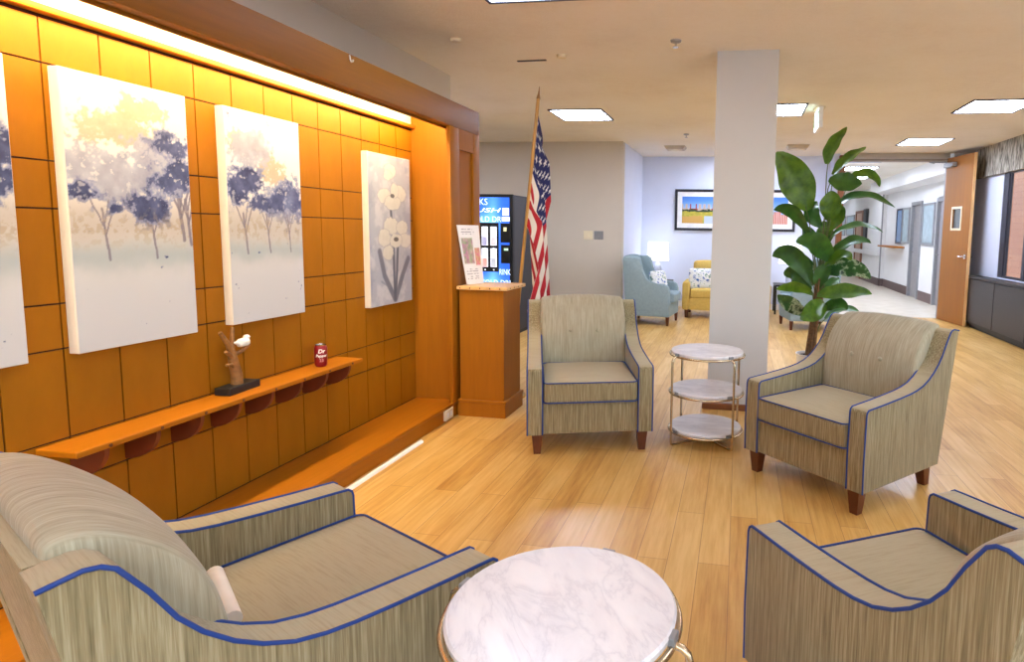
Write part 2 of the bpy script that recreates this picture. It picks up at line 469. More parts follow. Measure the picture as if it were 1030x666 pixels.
# right end of the niche: return wall, post, recessed panel, outer stile
bm = B(-2.55, -2.03, YN1, YN1 + 0.02, 0.0, 2.225)
struct('wall_niche_end', bm, M['maple'])
bm = B(-2.03, -2.0, 4.05, 4.19, 0.112, 2.072, 0.003)
box(bm, -2.03, -2.0, 4.425, 4.536, 0.0, 2.072, 0.003)
box(bm, -2.03, -2.0, 4.19, 4.425, 1.925, 2.072)
box(bm, -2.03, -2.018, 4.19, 4.425, 0.0, 1.925)
box(bm, -2.55, -2.03, 4.516, 4.536, 0.0, 2.225)
box(bm, -2.03, -2.0, 4.127, 4.19, 0.0, 0.112)
struct('trim_3', bm, M['maple'], smooth=40)
# platform step at the foot of the niche
bm = B(-2.333, -2.0, YN0, YN1, 0.088, 0.112, 0.005)
box(bm, -2.333, -2.012, YN0, YN1, 0.0, 0.088)
struct('trim_4', bm, M['mapley'], smooth=40)

# grey back wall, alcove walls
struct('wall_back_grey', B(-6.0, -1.785, 9.24, 9.40, 0, CEIL), M['wallgrey'])
struct('baseboard_back', B(-6.0, -1.79, 9.225, 9.24, 0, 0.10), M['brownbase'])
struct('wall_alcove_left', B(-1.95, -1.785, 9.40, 11.30, 0, CEIL), M['wallblue'])
struct('wall_alcove_back', B(-1.785, 1.60, 11.15, 11.30, 0, CEIL), M['wallblue'])
struct('wall_alcove_right', B(1.50, 1.60, 10.78, 11.15, 0, CEIL), M['wallblue'])
struct('baseboard_alcove', B(-1.785, 1.50, 11.135, 11.15, 0, 0.10), M['wallwhite'])
struct('wall_far_left', B(-6.1, -6.0, -3, 28, 0, CEIL), M['wallgrey'])

# column with wooden base
struct('wall_column', B(-0.212, 0.237, 4.718, 5.17, 0, CEIL), M['column'])
bm = B(-0.25, 0.275, 4.68, 4.718, 0, 0.045, 0.004)
box(bm, -0.25, 0.275, 5.17, 5.208, 0, 0.045, 0.004); box(bm, -0.25, -0.212, 4.718, 5.17, 0, 0.045); box(bm, 0.237, 0.275, 4.718, 5.17, 0, 0.045)
struct('baseboard_column', bm, M['colbase'])

# corridor partition: brown jamb, steel head, wall over it
struct('wall_partition', B(1.66, 3.30, 10.74, 10.86, 2.60, CEIL), M['wallgrey'])
struct('trim_5', B(1.58, 1.665, 10.66, 10.80, 0, 2.66, 0.004), M['colbase'])
struct('trim_6', B(1.665, 3.27, 10.68, 10.86, 2.565, 2.60, 0.004), plain('taupe steel head', (132, 116, 100), 0.5))
struct('trim_7', B(3.27, 3.36, 10.72, 10.86, 0, 2.60, 0.004), M['grey'])
# corridor walls
struct('wall_corridor_left', B(1.45, 1.60, 11.30, 26.0, 0, CEIL), M['wallwhite'])
struct('wall_corridor_end', B(1.0, 4.6, 26.0, 26.15, 0, CEIL), M['wallwhite'])
bm = B(3.80, 4.1, 10.86, 12.1, 0, CEIL)
box(bm, 3.80, 4.1, 12.1, 12.9, 2.12, CEIL); box(bm, 3.80, 4.1, 12.9, 13.92, 0, CEIL)
box(bm, 3.80, 4.1, 13.92, 14.72, 2.10, CEIL); box(bm, 3.80, 4.1, 14.72, 17.2, 0, CEIL)
struct('wall_corridor_right', bm, M['wallwhite'])
bm = B(3.70, 4.1, 17.2, 26.0, 0, CEIL); struct('wall_corridor_far', bm, M['wallwhite'])
bm = B(3.36, 3.80, 10.86, 17.2, 2.42, CEIL); struct('ceiling_soffit', bm, M['wallwhite'])
bm = B(3.785, 3.80, 10.86, 12.08, 0, 0.2); box(bm, 3.785, 3.80, 12.92, 13.88, 0, 0.2); box(bm, 3.785, 3.80, 14.76, 17.2, 0, 0.2); box(bm, 3.685, 3.70, 17.18, 26, 0, 0.2); box(bm, 3.685, 3.80, 17.18, 17.2, 0, 0.2)
struct('baseboard_corridor', bm, M['brownbase'])
for k, (ya, yb) in enumerate(((12.1, 12.9), (13.92, 14.72))):
    fr = B(3.77, 3.86, ya, ya + 0.07, 0, 2.10); box(fr, 3.77, 3.86, yb - 0.07, yb, 0, 2.10); box(fr, 3.77, 3.86, ya + .07, yb - .07, 2.03, 2.10)
    d = struct('door_%d' % (k + 2), fr, M['lgrey'])
    obj('door_leaf', B(3.83, 3.87, ya + .07, yb - .07, 0.005, 2.03), plain('grey door leaf %d' % k, (150, 146, 146), 0.5), d)
    obj('door_handle', tube(bmesh.new(), [(3.83, yb - .14, 1.0), (3.78, yb - .14, 1.0), (3.78, yb - .24, 1.0)], 0.01), M['steel'], d)

# right window wall
RX = 3.62
bm = B(RX, RX + 0.06, -3.0, 10.75, 0, 0.80); box(bm, RX, RX + 0.06, 9.43, 10.75, 0.80, CEIL); box(bm, RX, RX + 0.06, -3.0, 9.43, 2.27, CEIL)
box(bm, RX, RX + .06, -3.0, -1.0, .80, 2.27)
struct('wall_right', bm, M['wallblue'])
struct('wall_right_return', B(3.36, 4.1, 10.75, 10.86, 0, CEIL), M['wallwhite'])
wf = B(RX + 0.005, RX + 0.05, 9.27, 9.43, 0.80, 2.27, 0.006); box(wf, RX + 0.02, RX + 0.05, 9.235, 9.27, 0.80, 2.27)
ymul = [8.66, 6.9, 5.6, 4.3, 3.0, 1.7, 0.4, -0.95]
for y in ymul: box(wf, RX + 0.005, RX + 0.05, y - 0.04, y + 0.04, 0.80, 2.27, 0.004)
box(wf, RX + 0.01, RX + 0.05, -1.0, 9.43, 0.80, 0.83); box(wf, RX + 0.01, RX + 0.05, -1.0, 9.43, 2.24, 2.27)
win = struct('window_1', wf, M['bronze'])
ys = [9.25] + ymul
for a, b_ in zip(ys, ys[1:]):
    obj('window_pane', B(RX + 0.03, RX + 0.034, b_, a, 0.81, 2.26), M['glass'], win)
struct('wall_brick_outside', B(6.1, 6.3, 2.5, 20.0, -1.0, 6.0), M['brick'])
struct('ground_outside', B(3.85, 12.0, -3.0, 20.0, -0.3, -0.12), plain('outside paving', (196, 190, 182), 0.9))
v = obj('valance', B(RX - 0.05, RX, -1.0, 10.38, 2.255, CEIL, 0.004), M['valance']); tag(v, 'ribbed grey beige valance strip above the window by the ceiling', 'valance')

# heating cabinet under the window
hc = thing('heating_cabinet', 'long charcoal heating cabinet under the window beside open door', 'heater cabinet', (RX - 0.03, 9.95, 0))
for k in range(6):
    y1 = -0.02 - k * 0.98
    obj('front_panel', B(-0.17, -0.15, y1 - 0.965, y1, 0.10, 0.74, 0.004), M['charcoal'], hc)
obj('body', B(-0.15, 0.0, -5.95, 0, 0.06, 0.75), M['black'], hc)
obj('toe_kick', B(-0.10, 0.0, -5.95, 0, 0.0, 0.06), M['black'], hc)
gr = B(-0.18, 0.0, -5.95, 0.01, 0.75, 0.785, 0.004)
obj('top', gr, M['charcoal'], hc)
for k in range(3): obj('air_grille', B(-0.13, -0.03, -1.3 - k * 1.9, -0.35 - k * 1.9, 0.785, 0.79), M['black'], hc)

# back of room behind the viewer
bm = B(-2.7, RX + .06, -3.06, -3.0, 0, 0.15); box(bm, -2.7, RX + .06, -3.06, -3.0, 2.55, CEIL); box(bm, -2.7, -2.4, -3.06, -3.0, .15, 2.55); box(bm, 3.3, RX + .06, -3.06, -3.0, .15, 2.55)
struct('wall_rear', bm, M['wallwhite'])
wr = bmesh.new(); xm = [-2.4, -0.97, 0.46, 1.88, 3.3]
for x in xm: box(wr, x - .03, x + .03, -3.05, -3.0, .15, 2.55)
box(wr, -2.4, 3.3, -3.05, -3.0, .15, .2); box(wr, -2.4, 3.3, -3.05, -3.0, 2.5, 2.55)
w2 = struct('window_fill_rear', wr, M['bronze'])  # unseen window, added to let daylight in from behind
for a_, b_ in zip(xm, xm[1:]): obj('window_pane', B(a_ + .03, b_ - .03, -3.03, -3.026, .2, 2.5), M['glass'], w2)
struct('ground_bounce', B(-30, 30, -45, -3.06, -0.3, -0.05), plain('pale bounce ground', (206, 204, 200), 0.9))  # unseen bright ground, added to bounce sun up to the ceiling

# ----------------------------------------------------------------------------- ceiling fixtures
def troffer_proto():
    t = thing('ceiling_light', '', 'ceiling light', (0, 0, CEIL), 0, 'square ceiling light panels')
    f = bmesh.new()
    for a in ((-.31, -.29, -.335, .335), (.29, .31, -.335, .335), (-.29, .29, -.335, -.315), (-.29, .29, .315, .335)):
        box(f, a[0], a[1], a[2], a[3], -0.012, 0.0)
    obj('frame', f, M['bronze'], t)
    obj('diffuser', B(-.29, .29, -.315, .315, -0.006, -0.001), M['panel'], t)
    return t
LT = [(-1.865, 7.10, 'square lit ceiling panel nearest the flag, in front of the grey wall'),
      (0.335, 6.97, 'square lit ceiling panel partly hidden behind the column'),
      (2.515, 6.93, 'square lit ceiling panel nearest the window valance'),
      (2.535, 9.45, 'square lit ceiling panel just before the corridor head frame'),
      (2.35, 13.2, 'lit ceiling panel inside the corridor past the head frame'),
      (2.6, 17.5, 'second lit ceiling panel down the corridor'), (2.6, 21.8, 'last lit ceiling panel down the corridor'),
      (-1.2, 3.25, 'lit ceiling panel at the very top of the picture near the niche'),
      (1.3, 3.0, 'added unseen ceiling panel above the seating group'), (-0.4, 0.3, 'added unseen ceiling panel over the near armchairs'), (1.9, 0.3, 'added unseen ceiling panel at the near window side'),  # unseen panels, added because the near room needs light
      (-0.05, 10.25, 'added fill panel in the alcove, above the mustard loveseat behind the column'),  # out of sight behind the column, added to brighten the alcove
      (2.2, 11.7, 'added fill panel just past the corridor head frame'), (2.6, 15.3, 'added fill panel in mid corridor'), (2.6, 24.3, 'added fill panel by the corridor end wall'),  # extra panels added to make the corridor brighter
      (-0.6, -1.6, 'added fill panel behind the viewer'), (1.8, -1.8, 'added fill panel behind the viewer at the window side'),  # unseen panels added to light the near chairs from behind
      (-4.2, 7.1, 'lit ceiling panel over the vending machine')]
t0 = troffer_proto()
for i, (x, y, lb) in enumerate(LT):
    if i == 0: t0.location = (x, y, CEIL); t0['label'] = lb
    else:
        c_ = dup(t0, (x, y, CEIL), 0, lb)
        if y < 4.0 or y > 15.0:
            for ch in c_.children:
                if ch.name.startswith('diffuser'): ch.material_slots[0].link = 'OBJECT'; ch.material_slots[0].material = M['paneldim']

def vent(x, y, lb):
    t = thing('air_vent', lb, 'air vent', (x, y, CEIL), 0, 'ceiling air vents')
    obj('frame', lathe(bmesh.new(), [(0.21, 0), (0.235, -.004), (0.19, -0.05), (0, -0.05)], 4), plain('beige vent', (196, 184, 168), .6) if 'beige vent' not in bpy.data.materials else bpy.data.materials['beige vent'], t)
    t.rotation_euler = (0, 0, R(45))
    s = bmesh.new()
    obj('core', B(-.08, .08, -.08, .08, -.058, -.05), M['cream'], t)
vent(-1.06, 9.86, 'beige square air vent over the blue wing chair beside the grey corner')
vent(0.82, 9.83, 'beige square air vent above the plant, beyond the column')

def sprinkler(x, y, lb, s=1.0):
    t = thing('sprinkler_head', lb, 'sprinkler', (x, y, CEIL), 0, 'ceiling sprinklers')
    obj('escutcheon', lathe(bmesh.new(), [(0, 0), (.04 * s, 0), (.035 * s, -.012 * s), (.012 * s, -.016 * s), (0, -.016 * s)], 20), M['lgrey'], t, 40)
    obj('deflector', lathe(bmesh.new(), [(0, -.016 * s), (.008 * s, -.016 * s), (.008 * s, -.042 * s), (.022 * s, -.044 * s), (.022 * s, -.048 * s), (0, -.048 * s)], 16), M['steel'], t, 40)
sprinkler(-0.491, 4.43, 'chrome sprinkler head in the tan ceiling just before the column')
sprinkler(-0.78, 8.6, 'chrome sprinkler head in the ceiling before the alcove')
for (x, y, lb) in ((-1.40, 4.70, 'small beige ceiling disc nearest the flag finial'), (-2.035, 4.23, 'small tan ceiling disc nearest the niche header')):
    o = obj('smoke_detector', lathe(bmesh.new(), [(0, 0), (.04, 0), (.036, -.02), (.0, -.026)], 20), M['cream'], None, 40)
    o.location = (x, y, CEIL); tag(o, lb, 'smoke detector')
o = obj('ceiling_slot', B(-0.12, 0.12, -0.012, 0.012, -0.006, 0), M['bronze']); o.location = (-1.68, 4.82, CEIL); o.rotation_euler = (0, 0, R(-2)); tag(o, 'thin dark metal strip on the ceiling beside the flag finial', 'ceiling strip')

hk = obj('wall_hook', tube(bmesh.new(), [(0, 0, .022), (.004, 0, .0), (.010, 0, -.012), (.018, 0, -.010), (.020, 0, .0)], .004, 8), M['white'], None, 60)
hk.location = (-1.9985, 2.95, 2.215); tag(hk, 'tiny white hook on the face of the wooden niche header', 'hook')

# hanging exit sign
es = thing('exit_sign', 'small white box sign hanging from the ceiling above the plant', 'sign', (0.76, 6.72, CEIL))
obj('housing', B(0.0, 0.045, 0, 0.36, -0.235, -0.02, 0.004), M['white'], es)
obj('canopy', B(-0.02, 0.075, 0.08, 0.28, -0.02, 0.0, 0.003), M['cream'], es)
obj('lit_face', B(-0.004, 0.0, 0.015, 0.345, -0.225, -0.03), emit('lit sign face', (232, 255, 240), 1.5), es)
obj('lettering', text_bm('EXIT', 0.19, 0.0015, Matrix.Translation((-0.005, 0.345, -0.19)) @ Matrix.Rotation(R(-90), 4, 'Z') @ Matrix.Rotation(R(90), 4, 'X')), plain('green lettering', (40, 150, 90), 0.5), es)

# cove light behind the fascia
cv = thing('cove_light', 'long warm strip light hidden behind the wooden niche header', 'strip light', (-2.12, 1.46, 2.225))
obj('housing', B(-0.05, 0.05, -2.6, 2.6, -0.03, 0.0), M['white'], cv)
obj('tube', tube(bmesh.new(), [(0, -2.55, -0.055), (0, 2.55, -0.055)], 0.022, 10), M['cove'], cv, 40)

# ----------------------------------------------------------------------------- niche contents
# shelf
sh = thing('wall_shelf', 'long narrow maple shelf on scalloped brackets along the panelled wall', 'shelf', (WX, 1.652, 0.0))
obj('board', B(0.0, 0.168, 0.0, 1.585, 0.577, 0.599, 0.004), M['mapley'], sh)
for k in range(8):
    y = 1.766 + 0.1964 * k - 1.652
    poly = [(0.002, 0.577)] + [(0.002 + 0.15, 0.577)] + [(0.002 + 0.15 * math.cos(a), 0.572 - 0.115 * math.sin(a)) for a in [R(d) for d in range(0, 91, 10)]]
    b_ = obj('bracket', prism(bmesh.new(), poly, y - 0.009, y + 0.009, 'y'), plain('reddish bracket wood %d' % k, (112, 50, 18), 0.6), sh)
    obj('screw_cap', tube(bmesh.new(), [(0.166, y, 0.587), (0.1705, y, 0.587)], 0.0065, 10), M['darkleg'], sh)

# bird sculpture
bs = thing('bird_sculpture', 'bronze branch sculpture with a white bird, on a black block on the shelf', 'sculpture', (-2.278, 2.452, 0.599), R(4))
obj('base', B(-0.04, 0.036, -0.096, 0.096, 0.0, 0.034, 0.002), M['black'], bs)
tr = bmesh.new()
def limb(pts, r, r2): tube(tr, pts, r, 8, False, r2)
limb([(0, -0.006, 0.03), (0.0, -0.008, 0.08), (0, -0.02, 0.13), (0, -0.028, 0.165), (0, -0.03, 0.19)], 0.026, 0.017)
limb([(0, -0.028, 0.17), (0.005, -0.06, 0.235), (0.005, -0.1, 0.29)], 0.014, 0.008)
limb([(0, -0.028, 0.17), (-0.005, -0.02, 0.24), (-0.005, -0.012, 0.30)], 0.013, 0.008)
limb([(0, -0.028, 0.17), (0.005, 0.03, 0.185), (0.006, 0.075, 0.205)], 0.012, 0.006)
limb([(0, -0.02, 0.15), (0.01, -0.06, 0.185), (0.015, -0.085, 0.20)], 0.012, 0.007)
limb([(0, -0.018, 0.11), (0.012, -0.05, 0.135), (0.016, -0.085, 0.138)], 0.011, 0.006)
obj('branch', tr, M['bronzeold'], bs, 50)
bb = bmesh.new()
rbox(bb, (0.006, 0.036, 0.222), (0.018, 0.034, 0.02), 0.017, 8, (0, 0, 0.0))
rbox(bb, (0.006, 0.058, 0.242), (0.013, 0.015, 0.013), 0.0125, 6)
tube(bb, [(0.006, 0.008, 0.222), (0.006, -0.022, 0.23)], 0.012, 8, False, 0.004)
tube(bb, [(0.006, 0.07, 0.243), (0.006, 0.084, 0.241)], 0.005, 6, False, 0.001)
obj('bird', bb, M['white'], bs, 60)['label'] = 'small white perched bird'

# drink can
can = thing('drink_can', 'maroon drink can standing alone on the wall shelf', 'can', (-2.252, 2.99, 0.599))
obj('body', lathe(bmesh.new(), [(0, 0.004), (0.022, 0.003), (0.026, 0.0), (0.033, 0.012), (0.033, 0.104), (0.0275, 0.117)], 28), M['canred'], can, 40)
obj('lid', lathe(bmesh.new(), [(0.0275, 0.117), (0.0285, 0.121), (0.026, 0.121), (0.025, 0.117), (0, 0.117)], 28), M['steel'], can, 40)
def wrap(bm, r, th0):
    for v_ in bm.verts:
        a = th0 + v_.co.x / r; rr = r + v_.co.z; v_.co = Vector((rr * math.cos(a), rr * math.sin(a), v_.co.y))
    return bm
tx = wrap(text_bm('Dr', 0.030, 0.0004, Matrix.Translation((0, 0.078, 0)), 0.2, 'CENTER', 0.0008), 0.0334, R(-48))
obj('lettering', tx, M['white'], can)
tx = wrap(text_bm('Pepper', 0.021, 0.0004, Matrix.Translation((0, 0.056, 0)), 0.2, 'CENTER', 0.0006), 0.0334, R(-48))
obj('lettering', tx, M['white'], can)
tx = wrap(text_bm('23', 0.022, 0.0004, Matrix.Translation((0, 0.03, 0)), 0.0, 'CENTER', 0.0005), 0.0334, R(-48))
obj('lettering', tx, plain('pink print', (214, 150, 150), 0.4), can)

# paintings
def blob(u, v, cu, cv, ru, rv, n, amp=1.1, lo=0.42, hi=0.62):
    d = np.exp(-((u - cu) / ru) ** 2 - ((v - cv) / rv) ** 2)
    return sst(lo, hi, d + amp * (n - 0.5))
def mixc(C, c, a): return C * (1 - a[..., None]) + np.array(c, float) * a[..., None]
def line(u, v, pts, w):
    best = np.full(u.shape, 9.0)
    for (a, b_), (c, d) in zip(pts, pts[1:]):
        px, pv = c - a, d - b_; t = np.clip(((u - a) * px + (v - b_) * pv * 4) / (px * px + pv * pv * 4 + 1e-9), 0, 1)
        best = np.minimum(best, np.hypot(u - a - t * px, (v - b_ - t * pv) * 2))
    return 1 - sst(w * 0.5, w, best)
def tree_art(seed, tan, blues, greys, trunks):
    def fn(u, v):
        n1 = fbm(u * 8 + seed, v * 16 + seed, 6); n2 = fbm(u * 24 + seed * 2, v * 48, 5); n3 = fbm(u * 4 + 5, v * 7 + seed); n4 = fbm(u * 13 + 3 * seed, v * 22 + 8, 5)
        leafy = 0.45 * n1 + 0.55 * n2
        C = np.ones(u.shape + (3,)) * np.array([244, 241, 238.])
        low = 1 - sst(0.20, 0.42, v); C = mixc(C, (222, 224, 231), low)
        fog = np.exp(-((v - 0.46 + 0.08 * (n3 - .5)) / 0.11) ** 2); C = mixc(C, (200, 192, 188), 0.85 * fog)
        teal = np.exp(-((v - 0.34 + 0.06 * (n3 - .5)) / 0.055) ** 2); C = mixc(C, (178, 192, 202), 0.75 * teal)
        for (cu, cv_, ru, rv) in tan:
            C = mixc(C, np.array([202, 180, 152.]) + 30 * (n2[..., None] - .5), 0.85 * blob(u, v, cu, cv_, ru * 1.25, rv * 1.25, leafy, 1.7, .40, .6))
        for (cu, cv_, ru, rv) in greys:
            C = mixc(C, np.array([172, 176, 200.]) + 50 * (n4[..., None] - .5), 0.85 * blob(u, v, cu, cv_, ru * 1.2, rv * 1.35, leafy, 1.6, .34, .62))
        for (cu, cv_, w) in trunks:
            for pts, k in (([(cu + .02, cv_ - .17), (cu, cv_ - .08), (cu - .02, cv_ + .02)], .6), ([(cu, cv_ - .08), (cu + .09, cv_ + .05)], .4), ([(cu, cv_ - .06), (cu - .10, cv_ + .05)], .4), ([(cu, cv_ - .03), (cu + .04, cv_ + .07)], .35)):
                C = mixc(C, (120, 114, 134), 0.75 * line(u + .02 * (n4 - .5), v, pts, max(.008, w * k)))
        for (cu, cv_, ru, rv, dk) in blues:
            C = mixc(C, np.array([138, 146, 186.]) + 60 * (n4[..., None] - .5), 0.85 * blob(u, v, cu, cv_, ru * 1.45, rv * 1.55, leafy, 1.9, .40, .58))
        for (cu, cv_, ru, rv, dk) in blues:
            base = np.array([104, 116, 164.]) * (1 - dk) + np.array([46, 58, 108.]) * dk
            C = mixc(C, base + 90 * (n4[..., None] - .5), 0.95 * blob(u, v, cu, cv_, ru * 1.1, rv * 1.15, leafy, 1.9, .46, .58))
        spk = sst(.66, .72, n2) * np.exp(-((v - 0.66) / 0.14) ** 2); C = mixc(C, (236, 234, 234), 0.7 * spk)
        grass = sst(0.5, 0.6, n2) * np.exp(-((v - 0.45) / 0.06) ** 2); C = mixc(C, (182, 164, 138), 0.55 * grass)
        return C
    return fn
def flower_art(u, v):
    n1 = fbm(u * 5 + 2, v * 10); n2 = fbm(u * 22, v * 40)
    C = np.ones(u.shape + (3,)) * np.array([194, 198, 214.])
    C = mixc(C, (226, 227, 234), .8 * sst(.48, .7, n1)); C = mixc(C, (170, 174, 196), 0.6 * sst(.55, .7, fbm(u * 4 + 9, v * 7 + 3)))
    stem = [[(.5, .66), (.55, .4), (.56, .03)], [(.66, .40), (.62, .2), (.57, .03)]]
    for s in stem: C = mixc(C, (92, 96, 116), 0.8 * line(u, v, s, 0.035))
    for s in ([(.22, .36), (.32, .2), (.56, .03)], [(.92, .30), (.78, .2), (.58, .03)]):
        for w in (0.06,): C = mixc(C, (108, 112, 132), 0.75 * line(u, v, s, w))
    C = mixc(C, (140, 144, 162), 0.5 * line(u, v, [(.25, .16), (.42, .12)], .02))
    def petals(C, cu, cv_, lst):
        for (du, dv, ru, rv) in lst:
            d = ((u - cu - du) / ru) ** 2 + ((v - cv_ - dv) / rv) ** 2 + 0.7 * (n2 - .5)
            C = mixc(C, (190, 190, 196), 0.55 * (1 - sst(1.0, 1.3, d))); C = mixc(C, np.array([242, 240, 232.]) - 16 * (n2[..., None]), 1 - sst(.8, 1.0, d))
        return C
    C = petals(C, .50, .88, [(0, 0.02, .14, .05), (-.05, -.01, .1, .035)])
    C = petals(C, .55, .72, [(-.18, .01, .17, .05), (.18, .03, .16, .06), (0, -.03, .2, .05), (.05, .05, .1, .05)])
    C = mixc(C, (120, 116, 120), 1 - sst(.5, 1, ((u - .55) / .06) ** 2 + ((v - .735) / .016) ** 2))
    C = petals(C, .62, .45, [(-.12, .08, .18, .06), (.16, .07, .15, .05), (-.28, -.0, .15, .06), (.24, -.02, .17, .05), (-.2, -.1, .13, .05), (0, -.02, .15, .05)])
    C = mixc(C, (110, 106, 110), 1 - sst(.5, 1, ((u - .62) / .07) ** 2 + ((v - .44) / .018) ** 2))
    return C
def canvas(lb, y0, y1, z0, z1, fn, th=0.042):
    t = thing('canvas_painting', lb, 'painting', (WX, (y0 + y1) / 2, z0), 0, 'canvas paintings on the panelled wall')
    w = (y1 - y0) / 2; h = z1 - z0
    obj('stretcher', B(0.0, th, -w, w, 0, h, 0.003), plain('primed canvas side', (214, 206, 196), 0.8, var=0.03), t)
    painted_grid('painted_face', lambda u, v: (0 * u + th + 0.001, -w + 0.003 + (2 * w - .006) * u, 0.003 + (h - .006) * v), 150, 300, fn, M['paint'], t, None, 0.70)
canvas('leftmost tree canvas, cut off by the edge of the picture', 1.16, 1.628, 0.903, 1.89,
       tree_art(11, [(.4, .8, .3, .1)], [(.9, .70, .25, .06, .8), (.85, .60, .2, .05, .95), (.5, .62, .2, .06, .5)], [(.6, .68, .5, .12)], [(.8, .58, .02)]))
canvas('large watercolour tree canvas with a tan crown among navy trees', 1.783, 2.268, 0.903, 1.893,
       tree_art(3.1, [(.42, .83, .32, .07), (.6, .9, .22, .05)], [(.86, .78, .17, .05, .55), (.92, .69, .18, .05, .75), (.08, .58, .13, .035, 1.0), (.62, .53, .17, .05, .7), (.82, .64, .15, .05, .6), (.34, .52, .06, .02, .8)],
                [(.35, .64, .45, .08), (.75, .7, .3, .12)], [(.9, .57, .035), (.64, .50, .02), (.25, .5, .02), (.97, .55, .03)]))
canvas('middle watercolour canvas with dark navy tree masses and a white upper corner', 2.455, 2.932, 0.905, 1.896,
       tree_art(7.7, [(.55, .74, .2, .08), (.2, .85, .18, .06)], [(.2, .67, .24, .06, .85), (.42, .575, .17, .045, .6), (.66, .585, .13, .06, .35), (.88, .60, .14, .07, .2), (.12, .60, .14, .04, .9)],
                [(.3, .82, .26, .09), (.7, .58, .35, .08)], [(.5, .5, .02), (.2, .5, .025), (.8, .5, .02)]))
canvas('narrow canvas of two white flowers, nearest the pedestal', 3.525, 4.02, 0.852, 1.833, flower_art)

# cord cover strip and outlet
o = obj('cord_cover', prism(bmesh.new(), [(0.0, 0.0), (0.034, 0.0), (0.03, 0.012), (0.017, 0.018), (0.004, 0.012)], 2.35, 3.53, 'y'), M['white'], None, 50); o.location = (-1.985, 0, 0)
tag(o, 'white plastic cord cover strip on the floor along the platform step', 'cord cover')
ot = thing('wall_outlet', 'cream outlet plate on the face of the wooden step beside the pedestal', 'outlet', (-2.0, 3.975, 0.05))
obj('plate', B(-0.012, 0.006, -0.06, 0.06, -0.036, 0.036, 0.003), M['cream'], ot)
for s in (-1, 1): obj('socket', B(0.006, 0.008, s * .025 - .016, s * .025 + .016, -.018, .018, 0.001), M['white'], ot)

# pedestal
pd = thing('pedestal', 'square honey maple pedestal standing against the niche end panel', 'pedestal', (-1.815, 4.285, 0))
obj('body', B(-0.165, 0.17, -0.165, 0.165, 0.12, 0.93, 0.003), M['maple'], pd)
pb = B(-0.178, 0.185, -0.18, 0.18, 0.0, 0.105, 0.003); box(pb, -0.180, 0.192, -0.186, 0.186, 0.105, 0.125, 0.006)
obj('plinth', pb, M['maple'], pd)
pt = B(-0.172, 0.205, -0.195, 0.195, 0.93, 0.955, 0.004)
obj('top', pt, wood('pale maple top', (226, 180, 120), (12, 3, 12), 0.35), pd)
for k in range(5): obj('dowel_plug', B(-0.15 + .075 * k, -0.142 + .075 * k, -0.1965, -0.194, 0.938, 0.948), M['darkleg'], pd)
for k in range(4): obj('dowel_plug', B(0.204, 0.2065, -0.13 + .08 * k, -0.122 + .08 * k, 0.938, 0.948), M['darkleg'], pd)

# paper sign leaning on the end panel
sg = thing('paper_sign', 'white printed notice leaning on the wooden panel, on the pedestal', 'notice', (0, 0, 0))
bl = Vector((-1.958, 4.20, 0.956)); br_ = Vector((-1.895, 4.355, 0.956)); tl = Vector((-1.994, 4.12, 1.389)); tr_ = Vector((-1.994, 4.405, 1.389))
tr_ = tl + (br_ - bl) * 1.25
def sign_art(u, v):
    C = np.ones(u.shape + (3,)) * np.array([240, 238, 242.])
    n = fbm(u * 8, v * 14); n2 = fbm(u * 14 + 4, v * 24)
    a = (1 - sst(.9, 1.05, np.maximum(np.abs((u - .35) / .27), np.abs((v - .57) / .22))))
    C = mixc(C, np.stack([150 + 90 * n2, 130 + 100 * n, 110 + 110 * n2], -1), a) if False else C * (1 - a[..., None]) + np.stack([110 + 130 * n2, 100 + 120 * n, 110 + 90 * n2], -1) * a[..., None]
    b_ = (1 - sst(.9, 1.05, np.maximum(np.abs((u - .80) / .13), np.abs((v - .47) / .15))))
    C = C * (1 - b_[..., None]) + np.stack([190 + 50 * n, 90 + 120 * n2, 100 + 90 * n], -1) * b_[..., None]
    txt = ((np.sin(v * 150) > .2) & (u > .1) & (u < .75) & (((v > .83) & (v < .95)) | ((v < .3) & (v > .08))) & (n2 > .45)); C[txt] = (178, 176, 186)
    return C
nrm = (br_ - bl).cross(tl - bl).normalized()
def sgP(u, v):
    out = []
    for k in range(3): out.append(bl[k] * (1 - u) * (1 - v) + br_[k] * u * (1 - v) + tl[k] * (1 - u) * v + tr_[k] * u * v + nrm[k] * 0.0015)
    return out
painted_grid('printed_face', sgP, 50, 110, sign_art, M['photo'], sg)
bm = bmesh.new(); vs = [bm.verts.new(p) for p in (bl, br_, tr_, tl)] + [bm.verts.new(p - nrm * 0.003) for p in (bl, br_, tr_, tl)]
for f in ((0, 1, 2, 3), (7, 6, 5, 4), (0, 4, 5, 1), (1, 5, 6, 2), (2, 6, 7, 3), (3, 7, 4, 0)): bm.faces.new([vs[i] for i in f])
obj('backing_board', bm, M['white'], sg)

